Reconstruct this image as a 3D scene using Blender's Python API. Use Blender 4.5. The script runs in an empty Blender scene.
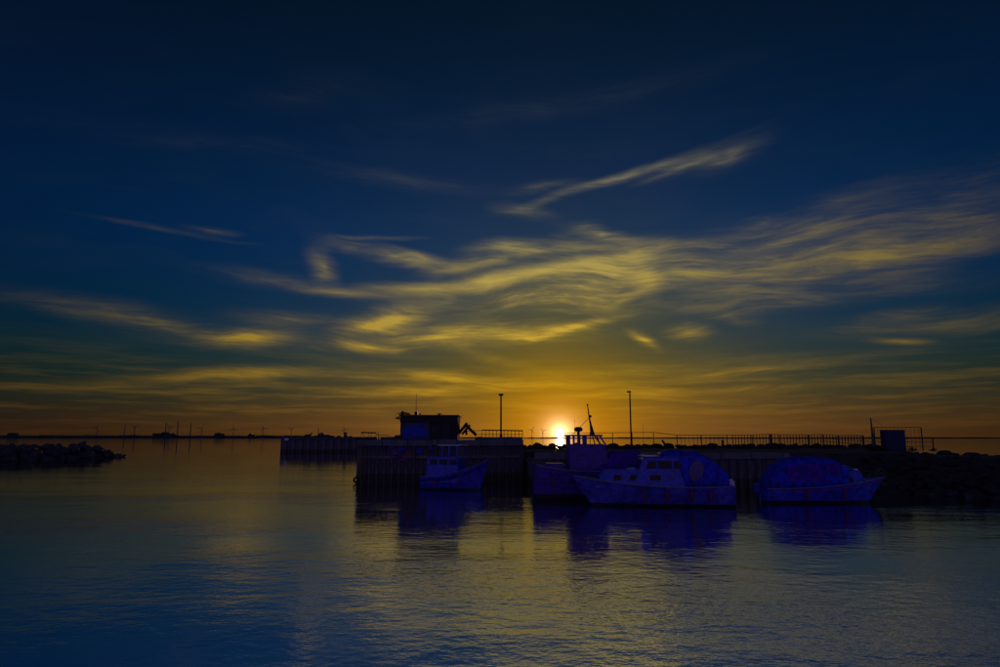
import bpy, bmesh, math, random
from mathutils import Vector, Matrix, noise as mnoise
R = math.radians
sc = bpy.context.scene
col = sc.collection
rnd = random.Random(7)

# ------------------------------------------------------------------ camera
F = 667.0                      # focal length in pixels of a 1000 px wide picture (24 mm on 36 mm)
CAM_H = 3.4
TILT = math.atan(104.5 / F)
cam = bpy.data.cameras.new('camera')
cam_o = bpy.data.objects.new('camera', cam)
col.objects.link(cam_o)
sc.camera = cam_o
cam.lens = 24.0
cam.sensor_width = 36.0
cam.clip_start = 0.1
cam.clip_end = 90000
cam_o.location = (0, 0, CAM_H)
cam_o.rotation_euler = (R(90) + TILT, 0, 0)

def ray(px, py):
    x = (px - 500.0) / F
    y = (333.5 - py) / F
    return Vector((x, math.cos(TILT) - y * math.sin(TILT), math.sin(TILT) + y * math.cos(TILT)))
def at(px, py, Y):
    """point on the pixel's ray at depth Y"""
    d = ray(px, py)
    return Vector((0, 0, CAM_H)) + d * (Y / d.y)
def atz(px, py, z=0.0):
    d = ray(px, py)
    return Vector((0, 0, CAM_H)) + d * ((z - CAM_H) / d.z)

# ------------------------------------------------------------------ sun + sky
sd = ray(560, 433.0).normalized()
SUN_AZ = math.atan2(sd.x, sd.y)
SUN_EL = math.asin(sd.z)
sun = bpy.data.lights.new('sun', 'SUN')
sun.energy = 0.4
sun.angle = R(0.53)
sun.color = (1.0, 0.55, 0.2)
sun_o = bpy.data.objects.new('sun', sun)
col.objects.link(sun_o)
sun_o.location = (40, 300, 60)
sun_o.rotation_euler = (-sd).to_track_quat('-Z', 'Y').to_euler()

sc.view_settings.view_transform = 'Standard'
sc.view_settings.look = 'None'
sc.view_settings.gamma = 1.0
sc.view_settings.exposure = 0.0
sc.view_settings.use_curve_mapping = False
sc.cycles.use_denoising = True
sc.cycles.max_bounces = 6
sc.cycles.sample_clamp_indirect = 4.0

world = bpy.data.worlds.new('World')
sc.world = world
world.use_nodes = True
wt = world.node_tree
wt.nodes.clear()
def wn(t, **kw):
    n = wt.nodes.new(t)
    for k, v in kw.items():
        setattr(n, k, v)
    return n
def wl(a, b):
    wt.links.new(a, b)
def wmath(op, a, b=None, c=None, clamp=False):
    n = wn('ShaderNodeMath', operation=op, use_clamp=clamp)
    for i, v in enumerate((a, b, c)):
        if v is None:
            continue
        if isinstance(v, (int, float)):
            n.inputs[i].default_value = v
        else:
            wl(v, n.inputs[i])
    return n.outputs[0]
def wramp(src, stops, interp='B_SPLINE'):
    n = wn('ShaderNodeValToRGB')
    n.color_ramp.interpolation = interp
    e = n.color_ramp.elements
    while len(e) < len(stops):
        e.new(0.5)
    for i, (p, c) in enumerate(stops):
        e[i].position = p
        e[i].color = (c[0], c[1], c[2], 1)
    wl(src, n.inputs[0])
    return n.outputs[0]
def wmix(kind, a, b, fac=1.0):
    n = wn('ShaderNodeMixRGB', blend_type=kind)
    for i, v in ((0, fac), (1, a), (2, b)):
        if isinstance(v, (int, float)):
            n.inputs[i].default_value = v if i == 0 else (v, v, v, 1)
        elif isinstance(v, tuple):
            n.inputs[i].default_value = (v[0], v[1], v[2], 1)
        else:
            wl(v, n.inputs[i])
    return n.outputs[0]
def wmul(a, v):
    return wmix('MULTIPLY', a, v)
def wgrey(v):
    n = wn('ShaderNodeCombineXYZ')
    for i in range(3):
        wl(v, n.inputs[i])
    return n.outputs[0]

tc = wn('ShaderNodeTexCoord')
nrm = wn('ShaderNodeVectorMath', operation='NORMALIZE')
wl(tc.outputs['Generated'], nrm.inputs[0])
DIR = nrm.outputs[0]
sx = wn('ShaderNodeSeparateXYZ')
wl(DIR, sx.inputs[0])
EL = wmath('ARCSINE', sx.outputs[2])
AZ = wmath('ARCTAN2', sx.outputs[0], sx.outputs[1])
ELP = wmath('MAXIMUM', EL, 0.0)
sky = wn('ShaderNodeTexSky', sky_type='NISHITA', sun_disc=False)
sky.sun_elevation = R(1.5)
sky.sun_rotation = SUN_AZ
sky.air_density = 1.0
sky.dust_density = 1.0
sky.ozone_density = 8.0
# colour of the air by height above the horizon (dusty air low down, clean blue high up)
tint = wramp(ELP, [(0.0, (.28, .36, .75)), (0.03, (.58, .46, .22)), (0.09, (.95, .66, .20)),
                   (0.15, (.88, .76, .42)), (0.23, (.82, .82, .58)), (0.33, (.75, 1.0, .71)), (0.60, (1.7, .64, .225))])
base0 = wmul(sky.outputs[0], tint)
# aureole and disc of the sun
sv = wn('ShaderNodeVectorMath', operation='DOT_PRODUCT')
wl(DIR, sv.inputs[0])
sv.inputs[1].default_value = sd
ANG = wmath('ARCCOSINE', wmath('MINIMUM', sv.outputs['Value'], 0.9999999))
DAZ = wmath('ABSOLUTE', wmath('SUBTRACT', AZ, SUN_AZ))
def wexp(x, k, p=1.0):
    t = wmath('DIVIDE', x, k)
    if p != 1.0:
        t = wmath('POWER', t, p)
    return wmath('EXPONENT', wmath('MULTIPLY', t, -1.0))
# the low sun takes the blue out of the air around it
low = wn('ShaderNodeCombineXYZ')
low.inputs[0].default_value = 1.0
low.inputs[1].default_value = 1.0
wl(wmath('MULTIPLY_ADD', wexp(ANG, 0.24, 2.0), -0.93, 1.0), low.inputs[2])
base1 = wmul(wmul(base0, low.outputs[0]), wgrey(wmath('MULTIPLY_ADD', wexp(ANG, 0.75, 3.0), 0.45, 0.55)))
# violet fill added to the unseen sky behind the camera, lights boats' near sides
east_fill = wmath('POWER', wmath('MULTIPLY_ADD', sv.outputs['Value'], -0.5, 0.5), 2.3)
base = wmix('ADD', base1, wmul(wgrey(wmath('MULTIPLY', east_fill, wexp(ELP, 1.1))), (0.95, 0.80, 2.7)))
aur1 = wmul(wgrey(wexp(ANG, 0.0090)), (42.0, 28.0, 14.0))
aur2 = wmul(wgrey(wexp(ANG, 0.052)), (6.0, 2.1, 0.0))
aur3 = wmul(wgrey(wmath('MULTIPLY', wexp(DAZ, 0.42, 1.5), wexp(ELP, 0.060, 1.3))), (1.6, 0.60, 0.0))
disc = wmul(wgrey(wmath('LESS_THAN', ANG, 0.0056)), (300.0, 220.0, 110.0))
glow = wmix('ADD', wmix('ADD', wmix('ADD', aur1, aur2), aur3), disc)

# cirrus: wind-drawn filaments gathered in banks
uv = wn('ShaderNodeCombineXYZ')
wl(AZ, uv.inputs[0])
wl(EL, uv.inputs[1])
def wnoise(vec, scale, detail=6, rough=0.55, dist=0.0, mscale=(1, 1, 1), rot=0.0, loc=(0, 0, 0), color=False):
    mp = wn('ShaderNodeMapping')
    mp.inputs['Scale'].default_value = mscale
    mp.inputs['Rotation'].default_value = (0, 0, rot)
    mp.inputs['Location'].default_value = loc
    wl(vec, mp.inputs[0])
    n = wn('ShaderNodeTexNoise', noise_dimensions='3D')
    n.inputs['Scale'].default_value = scale
    n.inputs['Detail'].default_value = detail
    n.inputs['Roughness'].default_value = rough
    n.inputs['Distortion'].default_value = dist
    wl(mp.outputs[0], n.inputs['Vector'])
    return n.outputs['Color'] if color else n.outputs['Fac']
wc = wnoise(uv.outputs[0], 7.0, 3, 0.5, mscale=(1, 2.2, 1), color=True)
wsub = wn('ShaderNodeVectorMath', operation='SUBTRACT')
wl(wc, wsub.inputs[0])
wsub.inputs[1].default_value = (.5, .5, .5)
wc2 = wnoise(uv.outputs[0], 2.6, 2, 0.45, mscale=(1, 1.8, 1), loc=(4.3, 8.1, 0), color=True)
wsub2 = wn('ShaderNodeVectorMath', operation='SUBTRACT')
wl(wc2, wsub2.inputs[0])
wsub2.inputs[1].default_value = (.5, .5, .5)
def warped(ax, ay, src=None):
    m = wn('ShaderNodeVectorMath', operation='MULTIPLY_ADD')
    wl((src or wsub).outputs[0], m.inputs[0])
    m.inputs[1].default_value = (ax, ay, 0)
    wl(uv.outputs[0], m.inputs[2])
    return m.outputs[0]
UVW = warped(0.05, 0.014)
BLOBS = [  # px, py, half length, half height, tilt (deg, + = rising to the right), strength
    (600, 272, 90, 30, 4, .7), (530, 296, 160, 22, 2, .85), (600, 296, 80, 18, 8, .6), (480, 264, 70, 12, 12, .5), (545, 250, 80, 12, 6, .55), (640, 250, 90, 14, 4, .5),
    (760, 252, 190, 26, 5, .62), (880, 250, 190, 34, 9, .48), (700, 268, 130, 16, 3, .5), (800, 280, 170, 18, 6, .45), (960, 232, 120, 28, 12, .45),
    (325, 266, 26, 16, -50, .6), (395, 256, 90, 10, -10, .75), (270, 280, 90, 10, -4, .22), (290, 318, 80, 10, 2, .25), (505, 246, 50, 9, 5, .5), (600, 233, 50, 7, -14, .6), (575, 228, 30, 6, 10, .35),
    (385, 322, 60, 16, 14, 1.3), (445, 337, 150, 17, 4, .95), (370, 347, 45, 9, -8, .8), (565, 328, 95, 9, 10, .8), (520, 340, 120, 10, 3, .45),
    (646, 339, 22, 7, -35, 1.0), (687, 331, 26, 10, -6, .8), (730, 318, 34, 9, -12, .3),
    (245, 336, 56, 12, 4, 1.0), (150, 322, 110, 15, -9, .5), (60, 306, 100, 9, -4, .18), (225, 375, 110, 8, 4, .5), (120, 386, 110, 8, 2, .2),
    (630, 175, 140, 6, 13, .8), (735, 152, 46, 12, 16, 1.2), (690, 163, 60, 8, 14, .7), (540, 188, 50, 6, 4, .45), (525, 212, 45, 8, -8, .3),
    (165, 229, 80, 3, -3, .4), (210, 230, 30, 4, 0, .5), (370, 237, 55, 3, 2, .6), (768, 221, 30, 7, 2, .45), (845, 200, 60, 14, 10, .2),
    (893, 319, 45, 11, 6, .6), (950, 322, 110, 12, 2, .4), (905, 341, 30, 4, -5, .6), (820, 299, 170, 12, 2, .32),
    (190, 140, 170, 14, 4, .09), (400, 180, 150, 10, -4, .14), (570, 104, 240, 14, 6, .10), (310, 92, 80, 20, 10, .12), (850, 215, 240, 26, 7, .25),
    (620, 372, 220, 8, 3, .45), (450, 378, 150, 8, -6, .5), (740, 372, 170, 6, 5, .45), (820, 385, 200, 6, 2, .35), (330, 376, 130, 7, 0, .3), (470, 352, 90, 7, -14, .4), (500, 388, 190, 7, 2, .55), (590, 396, 150, 5, 2, .5), (400, 392, 130, 5, -2, .4),
]
CORES = [  # smooth bright streamers
    (345, 292, 60, 5, -3, .55), (425, 288, 80, 8, 2, .95), (490, 282, 60, 9, 9, 1.05), (545, 271, 75, 11, 9, 1.1), (615, 263, 75, 12, 3, .85), (650, 279, 18, 24, 25, .65), (630, 297, 36, 7, 22, .5),
    (420, 256, 50, 5, -14, .45), (385, 323, 45, 7, 16, .6), (370, 346, 42, 5, -6, .45), (430, 339, 70, 5, 3, .5), (572, 327, 70, 5, 11, .5), (240, 336, 45, 6, 5, .5),
    (700, 160, 70, 4, 15, .28), (620, 178, 90, 3, 10, .28), (740, 150, 30, 6, 18, .28), (646, 339, 18, 4, -32, .5), (690, 243, 80, 6, 4, .35), (790, 240, 120, 6, 7, .3), (900, 252, 130, 7, 10, .28), (740, 275, 90, 5, -4, .25),
]
dens = None
core = None
for n_, (px, py, a, b, ang, s) in enumerate(BLOBS + CORES):
    d = ray(px, py).normalized()
    mp = wn('ShaderNodeMapping', vector_type='TEXTURE')
    mp.inputs['Location'].default_value = (math.atan2(d.x, d.y), math.asin(d.z), 0)
    mp.inputs['Rotation'].default_value = (0, 0, R(ang))
    mp.inputs['Scale'].default_value = (a * 1.25 / F, b * 1.35 / F, 1)
    wl(UVW, mp.inputs[0])
    g = wn('ShaderNodeTexGradient', gradient_type='QUADRATIC_SPHERE')
    wl(mp.outputs[0], g.inputs[0])
    if n_ < len(BLOBS):
        dens = wmath('MULTIPLY', g.outputs['Fac'], s) if dens is None else wmath('MULTIPLY_ADD', g.outputs['Fac'], s, dens)
    else:
        core = wmath('MULTIPLY', g.outputs['Fac'], s) if core is None else wmath('MULTIPLY_ADD', g.outputs['Fac'], s, core)
mw = wn('ShaderNodeVectorMath', operation='MULTIPLY_ADD')
wl(wsub.outputs[0], mw.inputs[0])
mw.inputs[1].default_value = (0.04, 0.022, 0)
wl(warped(0.10, 0.11, wsub2), mw.inputs[2])
UVF = mw.outputs[0]
fil = wnoise(UVF, 5.0, 6, 0.56, 0.0, mscale=(1, 5.0, 1), rot=R(6), loc=(3.1, 1.7, .4))
fil2 = wnoise(UVF, 14.0, 6, 0.64, 0.0, mscale=(1, 9.0, 1), rot=R(9), loc=(1.1, .7, 2.4))
ff = wmath('MULTIPLY_ADD', fil2, 0.45, wmath('MULTIPLY', fil, 0.75))
wisp = wn('ShaderNodeMapRange', interpolation_type='SMOOTHSTEP')
wl(ff, wisp.inputs[0])
wisp.inputs[1].default_value = 0.49
wisp.inputs[2].default_value = 0.82
bank = wmath('MULTIPLY_ADD', core, wmath('MULTIPLY_ADD', wisp.outputs[0], 0.75, 0.75), wmath('MULTIPLY', dens, wmath('MULTIPLY_ADD', wisp.outputs[0], 1.55, 0.30)))
# thin veil over the whole sky, and flat streaks low down where cirrus is seen edge-on
veiln = wnoise(UVF, 5.0, 5, 0.6, 0.0, mscale=(1, 3.4, 1), rot=R(5), loc=(7, 2, 1))
veil = wmath('MULTIPLY', wmath('SUBTRACT', veiln, 0.50, clamp=True), 0.10)
strn = wnoise(warped(.05, .01), 6.0, 6, 0.62, 0.0, mscale=(1, 15, 1), rot=R(1), loc=(2, 5, 3))
streak = wmath('MULTIPLY', wmath('MULTIPLY', wmath('SUBTRACT', strn, 0.47, clamp=True), 1.35), wexp(wmath('ABSOLUTE', wmath('SUBTRACT', ELP, 0.060)), 0.045, 2.0))
cden = wmath('ADD', wmath('ADD', bank, veil), streak)
cden = wmath('MINIMUM', cden, 1.3)
ccol = wramp(ELP, [(0.0, (.50, .20, .02)), (0.05, (.62, .30, .006)), (0.12, (.46, .28, .010)), (0.20, (.36, .25, .035)),
                   (0.29, (.33, .25, .055)), (0.38, (.13, .125, .075)), (0.55, (.05, .06, .08))])
cfall = wmath('MULTIPLY_ADD', wexp(wmath('ABSOLUTE', wmath('SUBTRACT', AZ, SUN_AZ - 0.06)), 0.42, 1.8), 0.80, 0.25)
cloud = wmul(wmul(ccol, wgrey(wmath('MULTIPLY', cden, cfall))), (9.0, 9.0, 9.0))
# clouds stand in front of the blue they cover
cover = wmath('MULTIPLY', cden, 0.55, clamp=True)
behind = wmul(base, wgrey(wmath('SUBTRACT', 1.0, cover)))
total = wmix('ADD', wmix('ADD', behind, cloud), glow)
bg = wn('ShaderNodeBackground')
bg.inputs[1].default_value = 0.1
wl(total, bg.inputs[0])
wo = wn('ShaderNodeOutputWorld')
wl(bg.outputs[0], wo.inputs[0])
world.cycles.sampling_method = 'MANUAL'
world.cycles.sample_map_resolution = 2048

#@@SKY_END
# ------------------------------------------------------------------ helpers
def mat(name, color, rough=0.7, metal=0.0, vary=0.25, scale=4.0, bump=0.0, bscale=20.0, spec=0.4, coat=0.0, second=None, stretch=(1, 1, 1)):
    m = bpy.data.materials.new(name)
    m.use_nodes = True
    t = m.node_tree
    p = t.nodes['Principled BSDF']
    p.inputs['Roughness'].default_value = rough
    p.inputs['Metallic'].default_value = metal
    p.inputs['Specular IOR Level'].default_value = spec
    p.inputs['Coat Weight'].default_value = coat
    p.inputs['Coat Roughness'].default_value = 0.12
    tcn = t.nodes.new('ShaderNodeTexCoord')
    mp = t.nodes.new('ShaderNodeMapping')
    mp.inputs['Scale'].default_value = stretch
    t.links.new(tcn.outputs['Object'], mp.inputs[0])
    n = t.nodes.new('ShaderNodeTexNoise')
    n.inputs['Scale'].default_value = scale
    n.inputs['Detail'].default_value = 5
    n.inputs['Roughness'].default_value = 0.62
    t.links.new(mp.outputs[0], n.inputs['Vector'])
    r = t.nodes.new('ShaderNodeValToRGB')
    c2 = second or tuple(c * (1 - vary) for c in color)
    r.color_ramp.elements[0].position = 0.35
    r.color_ramp.elements[0].color = (*c2, 1)
    r.color_ramp.elements[1].position = 0.65
    r.color_ramp.elements[1].color = (*[min(1, c * (1 + (0 if second else vary * .5))) for c in color], 1)
    t.links.new(n.outputs['Fac'], r.inputs[0])
    t.links.new(r.outputs[0], p.inputs['Base Color'])
    if bump:
        nb = t.nodes.new('ShaderNodeTexNoise')
        nb.inputs['Scale'].default_value = bscale
        nb.inputs['Detail'].default_value = 6
        t.links.new(mp.outputs[0], nb.inputs['Vector'])
        b = t.nodes.new('ShaderNodeBump')
        b.inputs['Strength'].default_value = 0.7
        b.inputs['Distance'].default_value = bump
        t.links.new(nb.outputs['Fac'], b.inputs['Height'])
        t.links.new(b.outputs[0], p.inputs['Normal'])
    return m

M = dict(
    concrete=mat('weathered_concrete', (.19, .18, .17), .85, vary=.35, scale=1.3, bump=.02, bscale=9),
    concrete_dark=mat('damp_concrete', (.09, .085, .08), .8, vary=.35, scale=1.6, bump=.02, bscale=8),
    rust=mat('rusty_sheet_steel', (.24, .18, .17), .8, 0, scale=1.6, second=(.08, .068, .075), bump=.006, bscale=25, stretch=(1, 1, .3)),
    weed=mat('weed_covered_steel', (.09, .065, .035), .6, vary=.5, scale=6, bump=.02, bscale=18),
    stone=mat('dark_granite', (.10, .095, .09), .8, vary=.4, scale=2.5, bump=.03, bscale=7),
    wetstone=mat('wet_granite', (.04, .038, .036), .45, vary=.4, scale=3.0, bump=.02, bscale=8),
    earth=mat('gravelly_earth', (.07, .058, .045), .95, vary=.4, scale=.9, bump=.03, bscale=6),
    brick=mat('dark_render', (.055, .045, .04), .9, vary=.3, scale=2.0, bump=.01),
    plaster=mat('painted_plaster', (.10, .10, .12), .85, vary=.4, scale=1.4, bump=.008),
    blue_graffiti=mat('blue_wall_paint', (.015, .04, .50), .5, vary=.5, scale=3.5),
    magenta_graffiti=mat('magenta_wall_paint', (.32, .02, .26), .5, vary=.4, scale=4),
    red_graffiti=mat('red_wall_paint', (.5, .02, .06), .5, vary=.3, scale=4),
    steel=mat('galvanised_steel', (.16, .16, .17), .5, .7, vary=.25, scale=8),
    dark_steel=mat('dark_painted_steel', (.035, .035, .04), .5, .3, vary=.3, scale=8),
    blue_gel=mat('blue_hull_paint', (0.03, 0.07, 0.95), .35, second=(0.03, 0.015, 0.22), scale=4.5, spec=.5, coat=.35),
    blue_gel2=mat('deep_blue_hull_paint', (0.03, 0.05, 0.8), .38, second=(0.02, 0.012, 0.18), scale=4.5, spec=.5, coat=.3),
    blue_top=mat('blue_deck_paint', (0.02, 0.08, 0.8), .4, second=(0.02, 0.02, 0.28), scale=4.0, coat=.3),
    canvas=mat('blue_canvas', (0.02, 0.06, 0.95), .85, second=(0.04, 0.01, 0.2), scale=4.0, bump=.006, bscale=30),
    canvas2=mat('violet_canvas', (0.14, 0.02, 0.5), .85, second=(0.05, 0.01, 0.2), scale=4.5, bump=.006, bscale=30),
    cruiser=mat('violet_blue_hull_paint', (0.13, 0.1, 0.7), .38, second=(0.05, 0.035, 0.28), scale=3.0, coat=.3),
    purple=mat('violet_hull_paint', (0.14, 0.03, 0.5), .4, second=(0.05, 0.015, 0.18), scale=3.5, coat=.25),
    antifoul=mat('dark_bottom_paint', (.05, .03, .035), .6, vary=.4, scale=4),
    white=mat('white_gelcoat', (.78, .78, .76), .3, vary=.08, scale=3, coat=.4),
    glass=mat('tinted_window_glass', (.05, .012, .02), .12, vary=.2, spec=.25),
    clearvinyl=mat('clear_vinyl_window', (.14, .08, .24), .3, vary=.4, scale=3, spec=.4),
    rubber=mat('black_rubber', (.02, .02, .02), .8, vary=.3),
    fender=mat('red_fender_vinyl', (.22, .03, .10), .5, vary=.3),
    rope=mat('mooring_rope', (.25, .22, .16), .9, vary=.4, scale=30),
    wood=mat('weathered_timber', (.10, .075, .05), .85, vary=.5, scale=6, stretch=(.2, 1, 1)),
    leaf=mat('dark_weed_leaves', (.045, .06, .02), .8, vary=.5, scale=3),
    navy=mat('navy_painted_sheet', (.02, .025, .09), .5, .0, vary=.3, scale=2),
    yellow=mat('worn_yellow_paint', (.16, .13, .02), .6, vary=.4, scale=5),
    land=mat('distant_land', (.05, .055, .05), .95, vary=.4, scale=.01),
    tower=mat('grey_tower_paint', (.12, .12, .13), .6, vary=.1),
    bankstone=mat('dark_bank_stone', (.045, .04, .035), .9, vary=.5, scale=2.5, bump=.03, bscale=7),
    offwhite=mat('dulled_white_trim', (.30, .30, .32), .5, vary=.3, scale=4),
    lampglass=mat('unlit_lamp_cover', (.3, .3, .3), .3, vary=.1),
    gull=mat('grey_gull_feathers', (.25, .25, .26), .8, vary=.4, scale=9),
)

class MB:
    """collects shapes and links them as ONE mesh object"""
    def __init__(s):
        s.v = []
        s.f = []
        s.mi = []
    def add(s, vs, fs, mi=0):
        o = len(s.v)
        s.v += [Vector(v) for v in vs]
        for f in fs:
            s.f.append([i + o for i in f])
            s.mi.append(mi)
        return s
    def box(s, c, size, rz=0.0, bev=0.0, mi=0, rot=None):
        hx, hy, hz = size[0] / 2, size[1] / 2, size[2] / 2
        mtx = rot if rot is not None else Matrix.Rotation(rz, 3, 'Z')
        c = Vector(c)
        b = min(bev, hx * .9, hy * .9, hz * .9)
        if b <= 0:
            vs = [c + mtx @ Vector((x * hx, y * hy, z * hz)) for z in (-1, 1) for y in (-1, 1) for x in (-1, 1)]
            fs = [(0, 2, 3, 1), (4, 5, 7, 6), (0, 1, 5, 4), (2, 6, 7, 3), (0, 4, 6, 2), (1, 3, 7, 5)]
            return s.add(vs, fs, mi)
        bm = bmesh.new()
        bmesh.ops.create_cube(bm, size=1)
        for v in bm.verts:
            v.co = Vector((v.co.x * size[0], v.co.y * size[1], v.co.z * size[2]))
        bmesh.ops.bevel(bm, geom=bm.edges[:], offset=b, segments=2, affect='EDGES')
        bm.verts.index_update()
        s.add([c + mtx @ v.co for v in bm.verts], [[v.index for v in f.verts] for f in bm.faces], mi)
        bm.free()
        return s
    def tube(s, pts, r, n=6, mi=0, cap=True):
        pts = [Vector(p) for p in pts]
        rs = r if isinstance(r, (list, tuple)) else [r] * len(pts)
        vs, fs = [], []
        for i, p in enumerate(pts):
            d = (pts[min(i + 1, len(pts) - 1)] - pts[max(i - 1, 0)]).normalized()
            a = d.cross(Vector((0, 0, 1)) if abs(d.z) < .95 else Vector((1, 0, 0))).normalized()
            b = d.cross(a)
            for k in range(n):
                t = 2 * math.pi * k / n
                vs.append(p + (a * math.cos(t) + b * math.sin(t)) * rs[i])
        for i in range(len(pts) - 1):
            for k in range(n):
                fs.append((i * n + k, i * n + (k + 1) % n, (i + 1) * n + (k + 1) % n, (i + 1) * n + k))
        if cap:
            fs.append(tuple(range(n - 1, -1, -1)))
            fs.append(tuple(range((len(pts) - 1) * n, len(pts) * n)))
        return s.add(vs, fs, mi)
    def loft(s, rings, closed=True, caps=True, mi=0):
        n = len(rings[0])
        vs = [p for r in rings for p in r]
        fs = []
        for i in range(len(rings) - 1):
            for k in range(n if closed else n - 1):
                fs.append((i * n + k, i * n + (k + 1) % n, (i + 1) * n + (k + 1) % n, (i + 1) * n + k))
        if caps:
            fs.append(tuple(range(n - 1, -1, -1)))
            fs.append(tuple(range((len(rings) - 1) * n, len(rings) * n)))
        return s.add(vs, fs, mi)
    def prism(s, poly, z0, z1, mi=0):
        n = len(poly)
        vs = [(p[0], p[1], z0) for p in poly] + [(p[0], p[1], z1) for p in poly]
        fs = [tuple(range(n - 1, -1, -1)), tuple(range(n, 2 * n))]
        fs += [(k, (k + 1) % n, n + (k + 1) % n, n + k) for k in range(n)]
        return s.add(vs, fs, mi)
    def mesh(s, name, mats, smooth=False):
        me = bpy.data.meshes.new(name)
        me.from_pydata([tuple(v) for v in s.v], [], s.f)
        for m in (mats if isinstance(mats, (list, tuple)) else [mats]):
            me.materials.append(m)
        for p, i in zip(me.polygons, s.mi):
            p.material_index = i
            p.use_smooth = smooth
        bm = bmesh.new()
        bm.from_mesh(me)
        bmesh.ops.recalc_face_normals(bm, faces=bm.faces[:])
        bm.to_mesh(me)
        bm.free()
        me.update()
        return me
    def build(s, name, mats, parent=None, smooth=False):
        o = bpy.data.objects.new(name, s.mesh(name, mats, smooth))
        col.objects.link(o)
        if parent is not None:
            o.parent = parent
        return o

def link(name, me, parent=None, loc=(0, 0, 0), rot=(0, 0, 0), scale=(1, 1, 1)):
    o = bpy.data.objects.new(name, me)
    col.objects.link(o)
    o.parent = parent
    o.location = loc
    o.rotation_euler = rot
    o.scale = scale
    return o
def tag(o, label=None, cat=None, group=None, kind=None):
    if label: o['label'] = label
    if cat: o['category'] = cat
    if group: o['group'] = group
    if kind: o['kind'] = kind
    return o
def thing(name, label, cat, loc=(0, 0, 0), rz=0.0, group=None):
    o = bpy.data.objects.new(name, None)
    o.empty_display_size = .3
    col.objects.link(o)
    o.location = loc
    o.rotation_euler = (0, 0, rz)
    return tag(o, label, cat, group)
def copy_tree(o, parent=None):
    c = o.copy()
    col.objects.link(c)
    c.parent = parent
    for ch in list(o.children):
        copy_tree(ch, c)
    return c
def stone_mesh(seed, name='stone', squash=.7, m=None, sub=2, jag=.30):
    bm = bmesh.new()
    bmesh.ops.create_icosphere(bm, subdivisions=sub, radius=1)
    rr = random.Random(seed)
    off = Vector((rr.uniform(-50, 50), rr.uniform(-50, 50), rr.uniform(-50, 50)))
    planes = []
    for k in range(12):
        d = Vector((rr.gauss(0, 1), rr.gauss(0, 1), rr.gauss(0, 1))).normalized()
        planes.append((d, rr.uniform(.45, .85)))
    for v in bm.verts:
        p = v.co.copy()
        for d, h in planes:
            e = p.dot(d) - h
            if e > 0:
                p -= d * e
        p *= 1 + jag * .5 * mnoise.noise(p * 1.7 + off)
        v.co = Vector((p.x, p.y * .85, p.z * squash))
    me = bpy.data.meshes.new(name)
    bm.to_mesh(me)
    bm.free()
    me.materials.append(m or M['stone'])
    return me

# ------------------------------------------------------------------ water
def make_water():
    ys = [-60, -20, 0, 10, 20, 40, 60, 90, 150, 300, 800, 3000, 12000, 60000]
    xs = [-60000, -6000, -600, -150, -60, 0, 60, 150, 600, 6000, 60000]
    mb = MB()
    vs = [(x, y, 0) for y in ys for x in xs]
    n = len(xs)
    fs = [(j * n + i, j * n + i + 1, (j + 1) * n + i + 1, (j + 1) * n + i) for j in range(len(ys) - 1) for i in range(n - 1)]
    mb.add(vs, fs)
    m = bpy.data.materials.new('harbour_water')
    m.use_nodes = True
    t = m.node_tree
    p = t.nodes['Principled BSDF']
    p.inputs['Base Color'].default_value = (.004, .009, .016, 1)
    p.inputs['Roughness'].default_value = .05
    p.inputs['IOR'].default_value = 18.0
    tcn = t.nodes.new('ShaderNodeTexCoord')
    def nz(scale, ms, detail, rough=.55, rot=0.0):
        mp = t.nodes.new('ShaderNodeMapping')
        mp.inputs['Scale'].default_value = ms
        mp.inputs['Rotation'].default_value = (0, 0, rot)
        t.links.new(tcn.outputs['Object'], mp.inputs[0])
        n = t.nodes.new('ShaderNodeTexNoise')
        n.inputs['Scale'].default_value = scale
        n.inputs['Detail'].default_value = detail
        n.inputs['Roughness'].default_value = rough
        t.links.new(mp.outputs[0], n.inputs['Vector'])
        return n.outputs['Fac']
    def mm(op, a, b, c=None, clamp=False):
        n = t.nodes.new('ShaderNodeMath')
        n.operation = op
        n.use_clamp = clamp
        for i, v in enumerate((a, b, c)):
            if v is None: continue
            if isinstance(v, (int, float)): n.inputs[i].default_value = v
            else: t.links.new(v, n.inputs[i])
        return n.outputs[0]
    swell = nz(.55, (1, 1.7, 1), 2, .5, R(12))
    chop = nz(2.4, (1, 1.25, 1), 3, .55, R(-9))
    fine = nz(9.0, (1, 1.2, 1), 3, .55, R(15))
    patch = nz(.045, (1, 2.2, 1), 3, .5)
    mr = t.nodes.new('ShaderNodeMapRange')
    mr.interpolation_type = 'SMOOTHSTEP'
    t.links.new(patch, mr.inputs[0])
    mr.inputs[1].default_value = .38
    mr.inputs[2].default_value = .62
    mr.inputs[3].default_value = .35
    mr.inputs[4].default_value = 1.15
    h = mm('MULTIPLY_ADD', chop, .36, mm('MULTIPLY', swell, .55))
    h = mm('MULTIPLY_ADD', fine, .085, h)
    h = mm('MULTIPLY', h, mr.outputs[0])
    # the breeze dies away in the lee of the far side: ripples calm with distance from the near shore
    sp = t.nodes.new('ShaderNodeSeparateXYZ')
    t.links.new(tcn.outputs['Object'], sp.inputs[0])
    far = mm('DIVIDE', sp.outputs[1], 60.0)
    h = mm('DIVIDE', h, mm('ADD', mm('POWER', mm('MAXIMUM', far, 0.0), 3.0), 1.0))
    b = t.nodes.new('ShaderNodeBump')
    b.inputs['Strength'].default_value = 1.0
    b.inputs['Distance'].default_value = WAVE
    t.links.new(h, b.inputs['Height'])
    t.links.new(b.outputs[0], p.inputs['Normal'])
    o = mb.build('water', m)
    tag(o, 'rippled dark harbour water reflecting the sunset', kind='structure')
WAVE = 0.058
make_water()

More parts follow.
